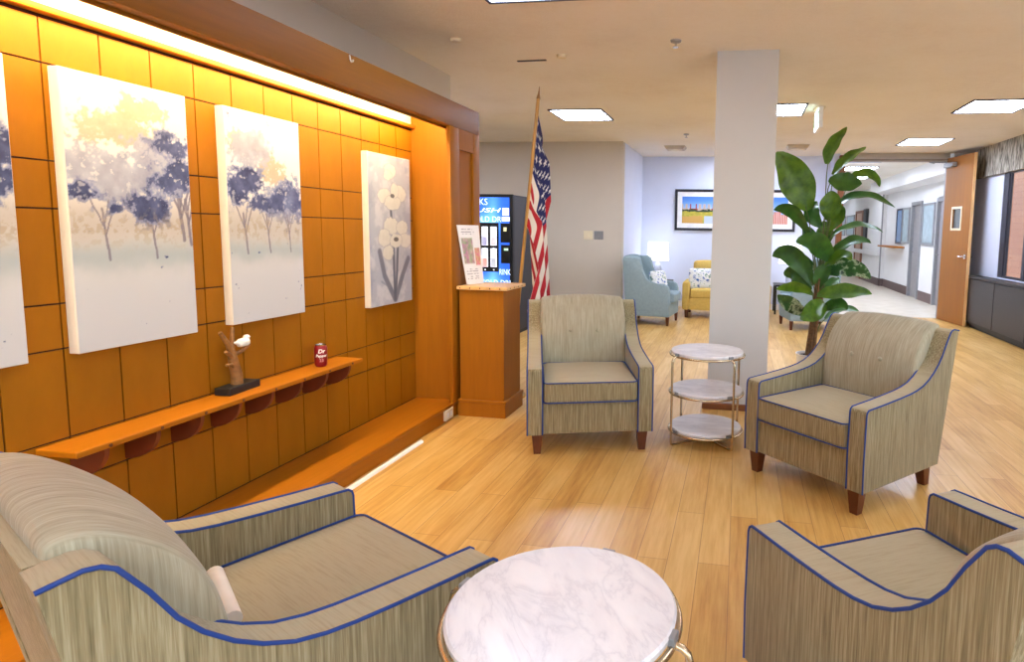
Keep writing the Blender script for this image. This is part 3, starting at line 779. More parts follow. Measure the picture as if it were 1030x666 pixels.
# ----------------------------------------------------------------------------- flag
fl = thing('flag_on_pole', 'american flag drooping on a leaning wooden pole behind the pedestal', 'flag', (-1.82, 4.68, 0))
P0 = Vector((0, 0, 0.03)); P1 = Vector((0.262, -0.06, 2.36))
obj('pole', tube(bmesh.new(), [P0, P1], 0.0135, 10), wood('pale pole wood', (190, 142, 70), (20, 20, 2), 0.4), fl, 40)
d = (P1 - P0).normalized()
obj('finial', tube(bmesh.new(), [P1, P1 + d * .02, P1 + d * .04, P1 + d * .09], 0.016, 10, False, 0.002), M['bronzeold'], fl, 40)
obj('stand', lathe(bmesh.new(), [(0, 0), (.13, 0), (.13, .015), (.03, .03), (.022, .09), (0, .09)], 24), M['gold'], fl, 40)
def flagP(u, v):
    s = (2.30 - 0.90 * v) / 2.36
    hx = P1.x * s; hy = P1.y * s; hz = 2.36 * s
    e = sst(0.0, 0.16, u)
    ph = v * 3.3 + u * 1.9 + 0.15
    tri = np.abs((ph % 1.0) * 2 - 1) * 2 - 1
    bx = 0.272 - 0.03 * v + 0.045 * tri * sst(0.0, .3, u + .1)
    by = 0.09 - 0.20 * v + 0.02 * np.sin(u * 6 + v * 8)
    drop = 1.52 * np.maximum(0, u - 0.07 * v) * (0.96 - 0.12 * v)
    z = hz - drop - 0.05 * sst(0, .1, u)
    return (hx * (1 - e) + bx * e, hy * (1 - e) + by * e, z)
def flagC(u, v):
    C = np.where((np.floor(v * 13).astype(int) % 2 == 0)[..., None], np.array([176, 30, 44.]), np.array([232, 224, 212.]))
    can_ = (u < 0.4) & (v < 7 / 13)
    C[can_] = (30, 36, 92)
    uu = u / 0.4; vv = v / (7 / 13)
    for r_ in range(9):
        for c_ in range(11):
            if (r_ + c_) % 2 == 0:
                du = (uu - (c_ + 1) / 12) * 0.6; dv = (vv - (r_ + 1) / 10) * 0.485
                a = np.arctan2(du, -dv); rr = np.hypot(du, dv); k = 0.024 * (0.62 + 0.38 * np.cos(5 * a))
                C[can_ & (rr < k)] = (236, 234, 232)
    return C
painted_grid('cloth', flagP, 220, 170, flagC, M['cloth'], fl, True)

# ----------------------------------------------------------------------------- armchairs
ARM = [(0.0, 0.125), (-0.004, 0.30), (0.0, 0.515), (0.004, 0.529), (0.016, 0.538), (0.06, 0.541), (0.15, 0.546), (0.285, 0.556), (0.38, 0.565), (0.44, 0.574), (0.50, 0.590), (0.555, 0.617), (0.60, 0.648), (0.645, 0.690), (0.68, 0.734), (0.714, 0.795), (0.735, 0.826), (0.752, 0.851), (0.770, 0.862), (0.79, 0.865), (0.842, 0.855), (0.705, 0.125)]
def T(p): return (p[0] - 0.42, p[1])
def make_armchair():
    t = thing('armchair', '', 'armchair', (0, 0, 0), 0, 'greige armchairs with blue piping')
    F = M['fabric']
    obj('seat_frame', rbox(bmesh.new(), (0, (0.012 + 0.69) / 2 - .42, 0.2225), (0.298, 0.339, 0.0975), 0.008, 6), F, t, 40)
    for s in (-1, 1):
        a = obj('arm', prism(bmesh.new(), [T(p) for p in ARM], s * 0.291, s * 0.386, 'x', 0.004, 2), F, t, 35)
        for xx, nm_ in ((s * 0.3845, 'piping'), (s * 0.2935, 'piping')):
            pts = [(xx, T(p)[0], p[1]) for p in ARM[:-1]]
            if xx == s * 0.2935: pts = [(xx, T(p)[0], p[1]) for p in ARM[:16]]
            obj('piping', tube(bmesh.new(), pts, 0.0043, 8), M['piping'], a, 60)
    def saddle(q, u):
        return q
    sc = obj('seat_cushion', rbox(bmesh.new(), (0, 0.272 - .42, 0.388), (0.286, 0.294, 0.066), 0.022, 14, (0.0, 0.0, 0.016)), F, t, 50)
    def rect(z, hx, y0, y1, r=0.03):
        p = []
        for (cx, cy, a0) in ((hx - r, y0 + r, -90), (hx - r, y1 - r, 0), (-hx + r, y1 - r, 90), (-hx + r, y0 + r, 180)):
            for k in range(5): a = R(a0 + 22.5 * k); p.append((cx + r * math.cos(a), cy + r * math.sin(a), z))
        return p
    for z in (0.449, 0.328):
        obj('piping', tube(bmesh.new(), rect(z, 0.286, -0.021 - .42, 0.56 - .42), 0.0036, 8, True), M['piping'], sc, 60)
    # back cushion: reclined pad that rolls over at the top
    prof = [(.562, .41), (.562, .47), (.562, .54), (.566, .60), (.576, .655), (.592, .715), (.620, .770), (.655, .812), (.695, .845), (.735, .873), (.775, .887), (.810, .884), (.824, .862), (.80, .78), (.76, .65), (.70, .48), (.66, .41)]
    cen = (.68, .66); rowsb = []; bk = bmesh.new()
    for sx, ins in ((-1.0, .030), (-.985, .014), (-.955, .004), (-.91, 0), (-.75, 0), (-.5, 0), (-.25, 0), (0, 0), (.25, 0), (.5, 0), (.75, 0), (.91, 0), (.955, .004), (.985, .014), (1.0, .030)):
        r_ = []; npf = len(prof)
        for k, (pt, pz) in enumerate(prof):
            a_ = prof[k - 1]; b_ = prof[(k + 1) % npf]; tx, tz = b_[0] - a_[0], b_[1] - a_[1]; L_ = math.hypot(tx, tz); nx, nz = -tz / L_, tx / L_
            cr = .022 * (1 - sx * sx) * (1.0 if 1 <= k <= 11 else 0.0) * min(1, (k) / 4)
            d_ = cr - ins
            r_.append(bk.verts.new((sx * .300, pt + nx * d_ - .42, pz + nz * d_)))
        rowsb.append(r_)
    for ra, rb in zip(rowsb, rowsb[1:]):
        for k in range(len(prof)): bk.faces.new((ra[k], ra[(k + 1) % len(prof)], rb[(k + 1) % len(prof)], rb[k]))
    bk.faces.new(rowsb[0]); bk.faces.new(rowsb[-1][::-1])
    bc = obj('backrest', bk, M['fabback'], t, 50)
    bc.modifiers.new('soft', 'SUBSURF').levels = 1; bc.modifiers['soft'].render_levels = 2
    for s in (-1, 1):
        bn = lathe(bmesh.new(), [(0, 0.009), (0.008, 0.008), (0.0135, 0.003), (0.014, -0.006), (0, -0.006)], 16); bn.transform(Matrix.Rotation(R(76), 4, 'X'))
        bmesh.ops.translate(bn, verts=bn.verts[:], vec=(s * 0.092, .562 - .42, .675)); obj('button', bn, M['fabback'], bc, 60)
    # outside back
    poly = [T(p) for p in ((0.66, 0.13), (0.703, 0.13), (0.840, 0.858), (0.80, 0.858))]
    obj('back_panel', prism(bmesh.new(), poly, -0.291, 0.291, 'x', 0.004), F, t, 35)
    for (x, tt) in ((-.325, .045), (.325, .045), (-.325, .645), (.325, .645)):
        y = tt - .42; lg = bmesh.new()
        rake = 0.03 if tt > .3 else 0.0
        v0 = [lg.verts.new((x + a * .021, y + rake + b_ * .021, 0.0)) for a, b_ in ((-1, -1), (1, -1), (1, 1), (-1, 1))]
        v1 = [lg.verts.new((x + a * .033, y + b_ * .033, 0.128)) for a, b_ in ((-1, -1), (1, -1), (1, 1), (-1, 1))]
        lg.faces.new(v0[::-1]); lg.faces.new(v1)
        for k in range(4): lg.faces.new((v0[k], v0[(k + 1) % 4], v1[(k + 1) % 4], v1[k]))
        obj('leg', lg, M['darkleg'], t)
    return t
def place(fc, phi):
    f = Vector((math.cos(R(phi)), math.sin(R(phi)), 0)); p = Vector((*fc, 0)) - f * 0.42
    return p, R(phi + 90)
ac = make_armchair()
CH = [((-0.866, 3.57), -71.0, 'greige armchair facing the viewer, between the pedestal and the far marble table'),
      ((0.345, 3.245), -134.0, 'greige armchair in front of the potted plant, beside the far marble table'),
      ((-0.93, 1.585), 64.0, 'greige armchair seen from behind near the panelled wall, with a white roll on its seat'),
      ((0.3865, 1.916), 120.0, 'greige armchair seen from behind on the right, cut off by the picture edge')]
for i, (fc, phi, lb) in enumerate(CH):
    p, rz = place(fc, phi)
    if i == 0: ac.location = p; ac.rotation_euler = (0, 0, rz); ac['label'] = lb
    else:
        c_ = dup(ac, p, rz, lb)
        if i == 3:
            for ch in c_.children:
                if ch.name.startswith('seat_cushion'): ch.location.z -= 0.04
                if ch.name.startswith('backrest'): ch.location.z -= 0.02; ch.location.y += 0.005
_f = Vector((math.cos(R(64)), math.sin(R(64)), 0)); _u = Vector((math.sin(R(64)), -math.cos(R(64)), 0)); _c = Vector((-0.93, 1.585, 0))
o = obj('paper_roll', tube(bmesh.new(), [_c - _f * .428 - _u * .19 + Vector((0, 0, .487)), _c - _f * .482 + _u * .055 + Vector((0, 0, .490))], 0.020, 16), plain('rolled paper', (236, 226, 212), 0.7), None, 50)
tag(o, 'white rolled paper lying in the crease of the near armchair seat', 'paper roll')

# ----------------------------------------------------------------------------- round marble tables
def make_table():
    t = thing('side_table', '', 'side table', (0, 0, 0), 0, 'round three tier marble tables')
    for zt in (0.604, 0.352, 0.102):
        obj('marble_top' if zt > .5 else 'marble_shelf', lathe(bmesh.new(), [(0, zt - .022), (.228, zt - .022), (.234, zt - .018), (.236, zt - .006), (.231, zt), (0, zt)], 64), M['marble'], t, 40)
        ring = bmesh.new(); n = 64
        tube(ring, [(.241 * math.cos(2 * math.pi * k / n), .241 * math.sin(2 * math.pi * k / n), zt - .026) for k in range(n)], 0.0075, 8, True)
        rg = obj('ring', ring, M['chrome'], t, 60)
        for k in range(4):
            b2 = bmesh.new(); box(b2, .232, .246, -.016, .016, zt - .028, zt - .004, .002)
            b2.transform(Matrix.Rotation(R(45 + 90 * k), 4, 'Z')); obj('clip', b2, M['grey'], rg)
    for k in range(4):
        a = R(45 + 90 * k); c, s = math.cos(a), math.sin(a)
        pts = [(.243, .578), (.258, .575), (.270, .565), (.275, .548), (.275, .03), (.272, .014), (.262, .008), (.24, .008), (.03, .012)]
        obj('leg', tube(bmesh.new(), [(r * c, r * s, z) for r, z in pts], 0.0075, 8), M['chrome'], t, 60)
    obj('hub', cyl(bmesh.new(), (0, 0), 0.034, 0.002, 0.022, 16), M['chrome'], t, 40)
    return t
tb = make_table(); tb.location = (-0.336, 1.155, 0); tb.rotation_euler = (0, 0, R(-56)); tb['label'] = 'round marble table nearest the viewer, between the two near armchairs'
dup(tb, (-0.187, 3.977, 0), R(-4), 'round three tier marble table standing before the column')

# ----------------------------------------------------------------------------- potted plant
pp = thing('potted_plant', 'tall broad-leaved artificial plant in a white pot behind the armchair', 'plant', (0.70, 6.0, 0))
obj('pot', lathe(bmesh.new(), [(0, 0), (.10, 0), (.13, .20), (.138, .225), (.125, .225), (.118, .20), (0, .20)], 28), M['pot'], pp, 40)
obj('soil', lathe(bmesh.new(), [(0, .205), (.117, .203), (.117, .198), (0, .198)], 20), M['soil'], pp)
st = bmesh.new()
for k in range(7):
    a = 2 * math.pi * k / 7; r0 = .035
    tube(st, [(r0 * math.cos(a), r0 * math.sin(a), .20), (.8 * r0 * math.cos(a) + .02, .8 * r0 * math.sin(a), .5), (r0 * 1.2 * math.cos(a) + .06, r0 * 1.2 * math.sin(a), .85 + .05 * (k % 3))], 0.017, 7, False, 0.010)
obj('stem', st, M['trunk'], pp, 60)
def px3(u, v_, y):
    # photo point -> plant-local point at depth y (metres from the viewer's plane)
    cam = SC.camera; q = Vector(((u - 641.88) / 616.78, -(v_ - 294.83) / 616.78, -1)); w = cam.matrix_world.to_3x3() @ q
    s = y / w.y; return Vector((w.x * s - 0.70, y - 6.0, w.z * s + CAMH))
LEAVES = [  # base, mid, tip (seen), width, dy mid, dy tip, material, twist
    ((812, 212), (800, 182), (781, 153), .29, .02, -.10, 'leaf', 0.0),
    ((832, 165), (838, 147), (852, 128), .13, .0, .05, 'leaf', 0.5),
    ((838, 176), (853, 160), (871, 148), .12, .1, .25, 'leaf', 0.6),
    ((834, 180), (850, 184), (867, 185), .17, -.05, -.1, 'leafd', 0.1),
    ((854, 180), (873, 175), (885, 188), .10, .0, -.05, 'leaf', 0.4),
    ((838, 210), (866, 197), (900, 209), .11, -.1, -.3, 'leafd', 0.7),
    ((833, 222), (836, 206), (836, 192), .18, -.05, -.05, 'leaf', 0.2),
    ((813, 236), (798, 213), (778, 211), .12, -.1, -.25, 'leafd', 0.7),
    ((834, 240), (861, 227), (888, 234), .10, .1, .2, 'leafd', 0.8),
    ((834, 260), (855, 244), (876, 245), .12, -.1, -.2, 'leafd', 0.6),
    ((836, 262), (821, 246), (801, 243), .19, -.15, -.3, 'leafd', 0.1),
    ((818, 287), (798, 258), (777, 258), .17, .05, .1, 'leafd', 0.3),
    ((830, 275), (852, 270), (876, 280), .18, -.1, -.2, 'leafs', 0.3),
    ((815, 292), (802, 276), (789, 277), .15, .1, .2, 'leafd', 0.4),
    ((818, 296), (800, 288), (781, 291), .10, -.1, -.3, 'leaf', 0.7),
    ((810, 316), (795, 306), (782, 297), .13, -.1, -.2, 'leafs', 0.2),
    ((822, 297), (848, 294), (877, 296), .15, -.2, -.4, 'leaf', 0.4),
    ((829, 304), (818, 313), (805, 321), .17, -.25, -.35, 'leaf', 0.2),
    ((830, 321), (848, 311), (866, 315), .09, .1, .2, 'leafd', 0.7),
    ((823, 300), (834, 288), (844, 279), .11, .1, .2, 'leafd', 0.3),
    ((826, 250), (830, 236), (828, 222), .15, .1, .1, 'leaf', 0.2),
    ((820, 250), (815, 238), (808, 228), .12, .12, .2, 'leafd', 0.3),
    ((822, 290), (828, 275), (836, 268), .14, -.05, -.05, 'leafd', 0.3),
    ((826, 228), (817, 214), (822, 203), .14, .05, .1, 'leafd', 0.4),
    ((832, 232), (843, 218), (846, 206), .13, -.05, -.1, 'leaf', 0.3),
    ((830, 268), (846, 258), (856, 262), .12, -.15, -.25, 'leaf', 0.5),
    ((820, 272), (806, 262), (797, 268), .12, .15, .3, 'leafs', 0.4),
    ((828, 312), (842, 306), (852, 312), .11, -.2, -.3, 'leafd', 0.3),
]
for (b0, m0, t0_, wd, dm, dt, mk, tw) in LEAVES:
    A = px3(*b0, 6.0 + 0.3 * dm); Mi = px3(*m0, 6.0 + dm); E_ = px3(*t0_, 6.0 + dt)
    Cc = 2 * Mi - 0.5 * (A + E_)     # bezier control
    lf = bmesh.new(); n = 18; rows_ = []
    toward = Vector((-0.1, -1, 0.25)).normalized()
    for i in range(n + 1):
        s = i / n; p = A * (1 - s) ** 2 + Cc * 2 * s * (1 - s) + E_ * s * s
        tg = ((Cc - A) * (1 - s) + (E_ - Cc) * s).normalized()
        side = tg.cross(toward); side.normalize(); nr = side.cross(tg).normalized()
        side = (side * math.cos(tw) + nr * math.sin(tw)).normalized(); nr = side.cross(tg).normalized()
        w = wd * 0.56 * (math.sin(math.pi * min(1, s * 0.93 + 0.05)) ** 0.75) * (1.0 if s < .97 else 0.35)
        wav = 0.10 * wd * math.sin(s * 17 + b0[0])
        rows_.append([lf.verts.new(p + side * (w * k) + nr * (0.28 * w * abs(k) + wav * k * k * 0.5)) for k in (-1, -.66, -.33, 0, .33, .66, 1)])
    for a_, b_ in zip(rows_, rows_[1:]):
        for k in range(6): lf.faces.new((a_[k], a_[k + 1], b_[k + 1], b_[k]))
    lo = obj('leaf', lf, M[mk], pp, 80)
    root = Vector((0.06 + random.uniform(-.03, .03), random.uniform(-.03, .03), max(0.6, min(0.85, A.z - 0.25))))
    if A.z < 0.9: root = Vector((0.03, 0, max(.3, A.z - .2)))
    mid = root * .5 + A * .5 + Vector((0, 0, .05))
    stm = bmesh.new(); tube(stm, [root, mid * .6 + root * .4, mid, A * .8 + mid * .2, A + (Mi - A) * .15], 0.009, 6, False, 0.004)
    tube(stm, [A + (Mi - A) * .1, A * .25 + Cc * .5 + E_ * .25], 0.004, 5, False, 0.002) if False else None
    obj('leaf_stalk', stm, plain('green stalk', (84, 96, 48), 0.5) if 'green stalk' not in bpy.data.materials else bpy.data.materials['green stalk'], lo, 60)

# ----------------------------------------------------------------------------- vending machine
vm = thing('vending_machine', 'blue lit drinks vending machine standing by the grey wall', 'vending machine', (-2.80, 7.35, 0))
obj('cabinet', B(-0.96, 0.0, 0.02, 0.84, 0.05, 1.785, 0.01), plain('dark vending side', (52, 52, 58), 0.5), vm)
obj('plinth', B(-0.94, -0.02, 0.05, 0.82, 0, 0.05), M['black'], vm)
obj('door_frame', B(-0.96, 0.0, -0.02, 0.02, 0.06, 1.79, 0.008), M['black'], vm)
def vend_art(u, v):
    n = fbm(u * 5, v * 9)
    C = np.ones(u.shape + (3,)) * np.array([34, 84, 205.])
    glow = np.exp(-((u - .45) / .35) ** 2 - ((v - .72) / .12) ** 2) + np.exp(-((u - .45) / .4) ** 2 - ((v - .05) / .12) ** 2) + .5 * np.exp(-((u - .75) / .1) ** 2)
    C = mixc(C, (130, 205, 250), np.clip(glow * (0.4 + .7 * n), 0, .95)); return C
fp = painted_grid('lit_front', lambda u, v: (-0.93 + 0.885 * u, 0 * u - 0.0205, 0.55 + 1.20 * v), 60, 80, vend_art, vcol('lit vending front', .3, 1.1), vm)
def VB(name, x0, x1, z0, z1, mat, d=0.012): return obj(name, B(x0, x1, -0.021 - d, -0.02, z0, z1, 0.002), mat, vm)
VX = 2.80   # machine x origin offset
def lx(X): return X + VX
VB('button_panel', lx(-3.23), lx(-2.985), 0.82, 1.435, M['black'])
litw = emit('lit button', (230, 236, 255), 1.0)
for r_, (z, cols2) in enumerate(((1.13, ((70, 80, 150), (150, 140, 150))), (0.86, ((226, 84, 70), (120, 130, 150))))):
    for k, cc in enumerate(cols2):
        xa = lx(-3.205 + .115 * k)
        q = VB('selection_button', xa, xa + .08, z + .02, z + .255, litw, 0.018)
        obj('button_print', B(xa + .008, xa + .072, -.042, -.039, z + .025, z + .13), emit('print %d%d' % (r_, k), cc, .8), q)
        VB('button_lamp', xa + .033, xa + .05, z - .022, z - .008, litw, 0.016)
VB('coin_unit', lx(-2.955), lx(-2.83), 1.19, 1.43, M['black'], .02)
VB('coin_unit', lx(-2.95), lx(-2.83), 0.93, 1.16, M['black'], .02)
VB('display', lx(-2.915), lx(-2.875), 1.33, 1.38, emit('amber display', (210, 200, 120), .7), .024)
VB('display', lx(-2.91), lx(-2.855), 1.09, 1.12, emit('green display', (120, 200, 150), .7), .024)
stk = emit('emissive sticker', (240, 236, 240), .7)  # emission added to brighten the stickers
VB('price_sticker', lx(-2.935), lx(-2.85), 1.525, 1.62, stk, .004)
VB('price_sticker', lx(-2.945), lx(-2.84), 1.455, 1.51, stk, .004)
ltr = emit('light lettering', (190, 225, 255), 1.0); ltw = emit('white lettering', (245, 250, 255), 1.2)
def vtext(s, x, z, size, mat, shear=0, bold=0.0, sx=1.0, width=None):
    if width:
        t_ = text_bm(s, size, 0.001, Matrix.Identity(4), shear, 'LEFT', bold); sx = width / max(v_.co.x for v_ in t_.verts); t_.free()
    mt4 = Matrix.Translation((x, -0.0225, z)) @ Matrix.Rotation(R(90), 4, 'X') @ Matrix.Diagonal((sx, 1, 1, 1))
    obj('lettering', text_bm(s, size, 0.001, mt4, shear, 'LEFT', bold), mat, vm)
vtext('DRINKS', lx(-3.50), 1.655, 0.115, ltr, width=.37)
vtext('RUSH', lx(-3.42), 1.565, 0.075, ltw, 0.25, 0.0, width=.465)
vtext('COLD DR', lx(-3.36), 1.445, 0.10, ltr, width=.41)
vtext('RINK', lx(-2.982), 0.785, 0.105, ltr, width=.15)
vtext('COLD DRI', lx(-3.235), 0.645, 0.105, ltr, width=.40)

# wall switch plates
for (x, c, lb) in ((-2.31, 'cream', 'cream switch plate on the grey wall, beside the grey one'), (-2.145, 'grey', 'grey switch plate on the grey wall, right beside the cream one')):
    o = thing('wall_plate', lb, 'switch plate', (x, 9.24, 1.285))
    obj('plate', B(-.072, .072, -.012, 0, -.065, .065, .003), M[c], o); obj('toggle', B(-.012, .012, -.02, -.012, -.02, .02, .002), M[c], o)

# ----------------------------------------------------------------------------- alcove furniture
def wing_chair(lb, loc, rz):
    t = thing('wing_chair', lb, 'armchair', loc, rz, 'pale blue wing chairs')
    Bm = M['blue']
    # faces -y locally
    obj('body', rbox(bmesh.new(), (0, 0.02, 0.24), (.345, .335, .115), .03, 8), Bm, t, 50)
    obj('seat_cushion', rbox(bmesh.new(), (0, -.05, .40), (.25, .32, .075), .04, 8, (0, 0, .015)), Bm, t, 50)
    obj('backrest', rbox(bmesh.new(), (0, .30, .66), (.27, .075, .34), .05, 10, (0, .02, .02), Matrix.Rotation(R(-10), 3, 'X')), Bm, t, 60)
    for s in (-1, 1):
        pr = [(-.30, .2), (-.31, .50), (-.29, .57), (-.22, .61), (-.02, .60), (.06, .66), (.10, .80), (.13, .95), (.18, .99), (.38, .99), (.40, .95), (.345, .2)]
        obj('arm', prism(bmesh.new(), pr, s * .255, s * .35, 'x', .025, 3), Bm, t, 50)
    for (x, y) in ((-.30, -.28), (.30, -.28), (-.29, .31), (.29, .31)):
        obj('leg', lathe(bmesh.new(), [(0, 0), (.018, 0), (.03, .13), (0, .13)], 10, (x, y, 0)), M['darkleg'], t, 40)
    return t
wing_chair('pale blue wing chair on the left of the lamp, beside the grey corner', (-1.245, 9.06, 0), R(84))
wing_chair('pale blue wing chair half hidden behind the potted plant', (0.98, 9.20, 0), R(-80))
def pillow(lb, c, h, mt, m):
    o = obj('throw_pillow', rbox(bmesh.new(), (0, 0, 0), h, min(h) * .9, 10, (0, 0.03, 0)), m, None, 60)
    o.location = c; o.rotation_euler = mt; tag(o, lb, 'pillow'); return o
pillow('floral blue and white pillow on the left pale blue wing chair', (-1.17, 8.98, .635), (.17, .045, .15), (R(-14), 0, R(62)), M['floral'])
pillow('floral blue and white pillow on the mustard loveseat', (-.55, 9.93, .61), (.25, .05, .17), (R(-14), 0, R(6)), M['floral'])
ls = thing('loveseat', 'mustard yellow loveseat behind the column, under the framed pictures', 'loveseat', (-.19, 10.05, 0))
Y_ = M['yellow']
obj('base', rbox(bmesh.new(), (0, 0, .22), (.58, .36, .10), .02, 6), Y_, ls, 50)
for s in (-1, 1):
    obj('seat_cushion', rbox(bmesh.new(), (s * .285, -.05, .385), (.28, .32, .075), .035, 8, (0, 0, .015)), Y_, ls, 50)
    obj('arm', rbox(bmesh.new(), (s * .635, -.0, .345), (.06, .385, .225), .035, 8), Y_, ls, 50)
    obj('backrest', rbox(bmesh.new(), (s * .285, .28, .62), (.283, .085, .26), .05, 8, (0, .02, .02), Matrix.Rotation(R(-10), 3, 'X')), Y_, ls, 60)
    for y in (-.32, .32): obj('leg', lathe(bmesh.new(), [(0, 0), (.025, 0), (.035, .13), (0, .13)], 10, (s * .62, y, 0)), M['darkleg'], ls, 40)
def lamp_set(x, y, lb1, lb2):
    t = thing('end_table', lb2, 'end table', (x, y, 0), 0, 'dark end tables under the lamps')
    obj('table_top', B(-.26, .26, -.26, .26, .47, .50, .004), M['black'], t)
    for a in (-1, 1):
        for b_ in (-1, 1): obj('leg', B(a * .24 - .015, a * .24 + .015, b_ * .24 - .015, b_ * .24 + .015, 0, .47), M['black'], t)
    l = thing('table_lamp', lb1, 'lamp', (x, y, .50), 0, 'glass table lamps')
    obj('lamp_base', lathe(bmesh.new(), [(0, 0), (.075, 0), (.075, .02), (.068, .03), (.072, .20), (.06, .28), (.02, .32), (.012, .38), (0, .38)], 20), M['glasslamp'], l, 40)
    obj('lamp_shade', lathe(bmesh.new(), [(.195, .355), (.175, .67), (.172, .67), (.192, .355)], 28), M['shade'], l, 40)
    obj('bulb', lathe(bmesh.new(), [(0, .38), (.03, .42), (.035, .47), (.02, .51), (0, .52)], 12), emit('lamp bulb', (246, 246, 255), 4.0) if 'lamp bulb' not in bpy.data.materials else bpy.data.materials['lamp bulb'], l, 40)
lamp_set(-1.42, 10.75, 'glass table lamp with a lit white shade behind the left blue chair', 'dark end table under the lamp between blue chair and loveseat')
lamp_set(0.86, 10.75, 'glass table lamp with a lit shade glowing behind the plant', 'dark end table under the lamp behind the plant')

def city_art(seed, kind):
    def fn(u, v):
        n = fbm(u * 9 + seed, v * 7); n2 = fbm(u * 24 + seed, v * 18)
        C = np.ones(u.shape + (3,)) * np.array([70, 130, 220.]); C = mixc(C, (150, 190, 236), sst(1.0, .5, v) if False else 1 - sst(.5, 1, v))
        if kind == 0:
            sky = .56 + .16 * (np.abs((u * 9) % 1 - .5) > .25) * (vnoise(np.floor(u * 9), 0 * u + seed) > .35)
            blt = v < sky; C[blt] = (196, 176, 160)
            red = blt & (np.abs(u - .28) < .1) | (blt & (np.abs(u - .82) < .09)); C[red] = (160, 60, 50)
            tr_ = (v < .5 + .14 * (n - .4)); C[tr_] = (44, 64, 40)
            gr = v < .40 + .08 * n; C[gr] = np.stack([150 + 70 * n2, 150 + 50 * n2, 50 + 30 * n2], -1)[gr]
            w = (v < .28) & (u > .55); C[w] = (190, 205, 225)
            gd = (v < .22 + .1 * n) & (u < .52); C[gd] = (206, 160, 84)
        else:
            blt = v < .36 + .1 * (vnoise(np.floor(u * 12), 0 * u + 2) > .5); C[blt] = (224, 190, 180)
            wn = blt & (np.abs((u * 24) % 1 - .5) < .25); C[wn] = (190, 90, 80)
        return C
    return fn
def picture(lb, x0, x1, z0, z1, fn):
    t = thing('framed_picture', lb, 'picture', ((x0 + x1) / 2, 11.15, (z0 + z1) / 2), 0, 'framed city pictures in the alcove')
    w = (x1 - x0) / 2; h = (z1 - z0) / 2; f = .045
    fr = B(-w, w, -.035, 0, -h, -h + f, .003); box(fr, -w, w, -.035, 0, h - f, h, .003); box(fr, -w, -w + f, -.035, 0, -h + f, h - f, .003); box(fr, w - f, w, -.035, 0, -h + f, h - f, .003)
    obj('frame', fr, M['frameblk'], t)
    obj('mat_board', B(-w + f, w - f, -.018, -.002, -h + f, h - f), M['mat'], t)
    painted_grid('print', lambda u, v: (-w + .13 + (2 * w - .26) * u, 0 * u - .0195, -h + .13 + (2 * h - .26) * v), 100, 60, fn, M['photo'], t)
picture('black framed city park photograph, on the wall left of the column', -1.18, -.20, 1.385, 2.12, city_art(1.3, 0))
picture('black framed city skyline photograph seen between column and plant', -.04, .94, 1.39, 2.12, city_art(4.2, 1))

# ----------------------------------------------------------------------------- open door at the corridor
d1 = bpy.data.objects.new('door_1', None); COL.objects.link(d1); d1['kind'] = 'structure'
d1.location = (3.265, 10.71, 0); d1.rotation_euler = (0, 0, math.atan2(-0.83, 0.122))   # local +x along the leaf towards its free edge
dl = bmesh.new(); L_ = .84
wz0, wz1, wx0, wx1 = 1.49, 1.79, .30, .56
box(dl, 0, wx0, -.022, .022, .01, 2.605); box(dl, wx1, L_, -.022, .022, .01, 2.605); box(dl, wx0, wx1, -.022, .022, .01, wz0); box(dl, wx0, wx1, -.022, .022, wz1, 2.605)
obj('door_leaf', dl, wood('honey door veneer', (146, 90, 8), (10, 10, 1.0), .6, .12), d1)
fr = bmesh.new()
for ys_ in (-.03, .022):
    box(fr, wx0 - .03, wx1 + .03, ys_, ys_ + .008, wz1, wz1 + .035); box(fr, wx0 - .03, wx1 + .03, ys_, ys_ + .008, wz0 - .035, wz0); box(fr, wx0 - .03, wx0, ys_, ys_ + .008, wz0, wz1); box(fr, wx1, wx1 + .03, ys_, ys_ + .008, wz0, wz1)
obj('vision_frame', fr, M['cream'], d1); obj('vision_glass', B(wx0, wx1, -.003, .003, wz0, wz1), plain('dark wired glass', (86, 92, 92), .15), d1)
hd = bmesh.new()
for s in (-1, 1):
    tube(hd, [(L_ - .07, s * .022, 1.06), (L_ - .07, s * .075, 1.06), (L_ - .18, s * .075, 1.06)], .011, 8)
    tube(hd, [(L_ - .07, s * .022, 1.06), (L_ - .07, s * .032, 1.06)], .035, 14)
obj('door_handle', hd, M['steel'], d1, 50)
cl = B(.03, .33, -.09, -.022, 2.45, 2.52, .006); tube(cl, [(.1, -.06, 2.53), (-.05, -.28, 2.55), (-.28, -.10, 2.56)], .01, 6)
obj('door_closer', cl, M['grey'], d1)
obj('edge_strip', B(L_, L_ + .004, -.022, .022, .01, 2.605), wood('pale door edge', (226, 180, 120), (10, 10, 1), .4), d1)

# corridor fittings
def wframe(lb, X, y0, y1, z0, z1, fm=None, group=None, name='framed_notice'):
    t = thing(name, lb, 'notice', (X, (y0 + y1) / 2, (z0 + z1) / 2)); w = (y1 - y0) / 2; h = (z1 - z0) / 2; f = .05
    fr_ = B(-.035, 0, -w, w, -h, -h + f, .003); box(fr_, -.035, 0, -w, w, h - f, h, .003); box(fr_, -.035, 0, -w, -w + f, -h + f, h - f, .003); box(fr_, -.035, 0, w - f, w, -h + f, h - f, .003)
    obj('frame', fr_, fm or M['lgrey'], t); obj('poster', B(-.018, 0, -w + f, w - f, -h + f, h - f), M['board'], t)
wframe('silver framed notice on the corridor wall nearest the open door', 3.80, 13.02, 13.84, 1.17, 2.03)
wframe('silver framed notice beside the reception window in the corridor', 3.80, 14.85, 15.45, 1.17, 2.0)
rw = thing('reception_window', 'dark framed reception window above the wooden counter ledge', 'window', (3.80, 15.75, 1.58))
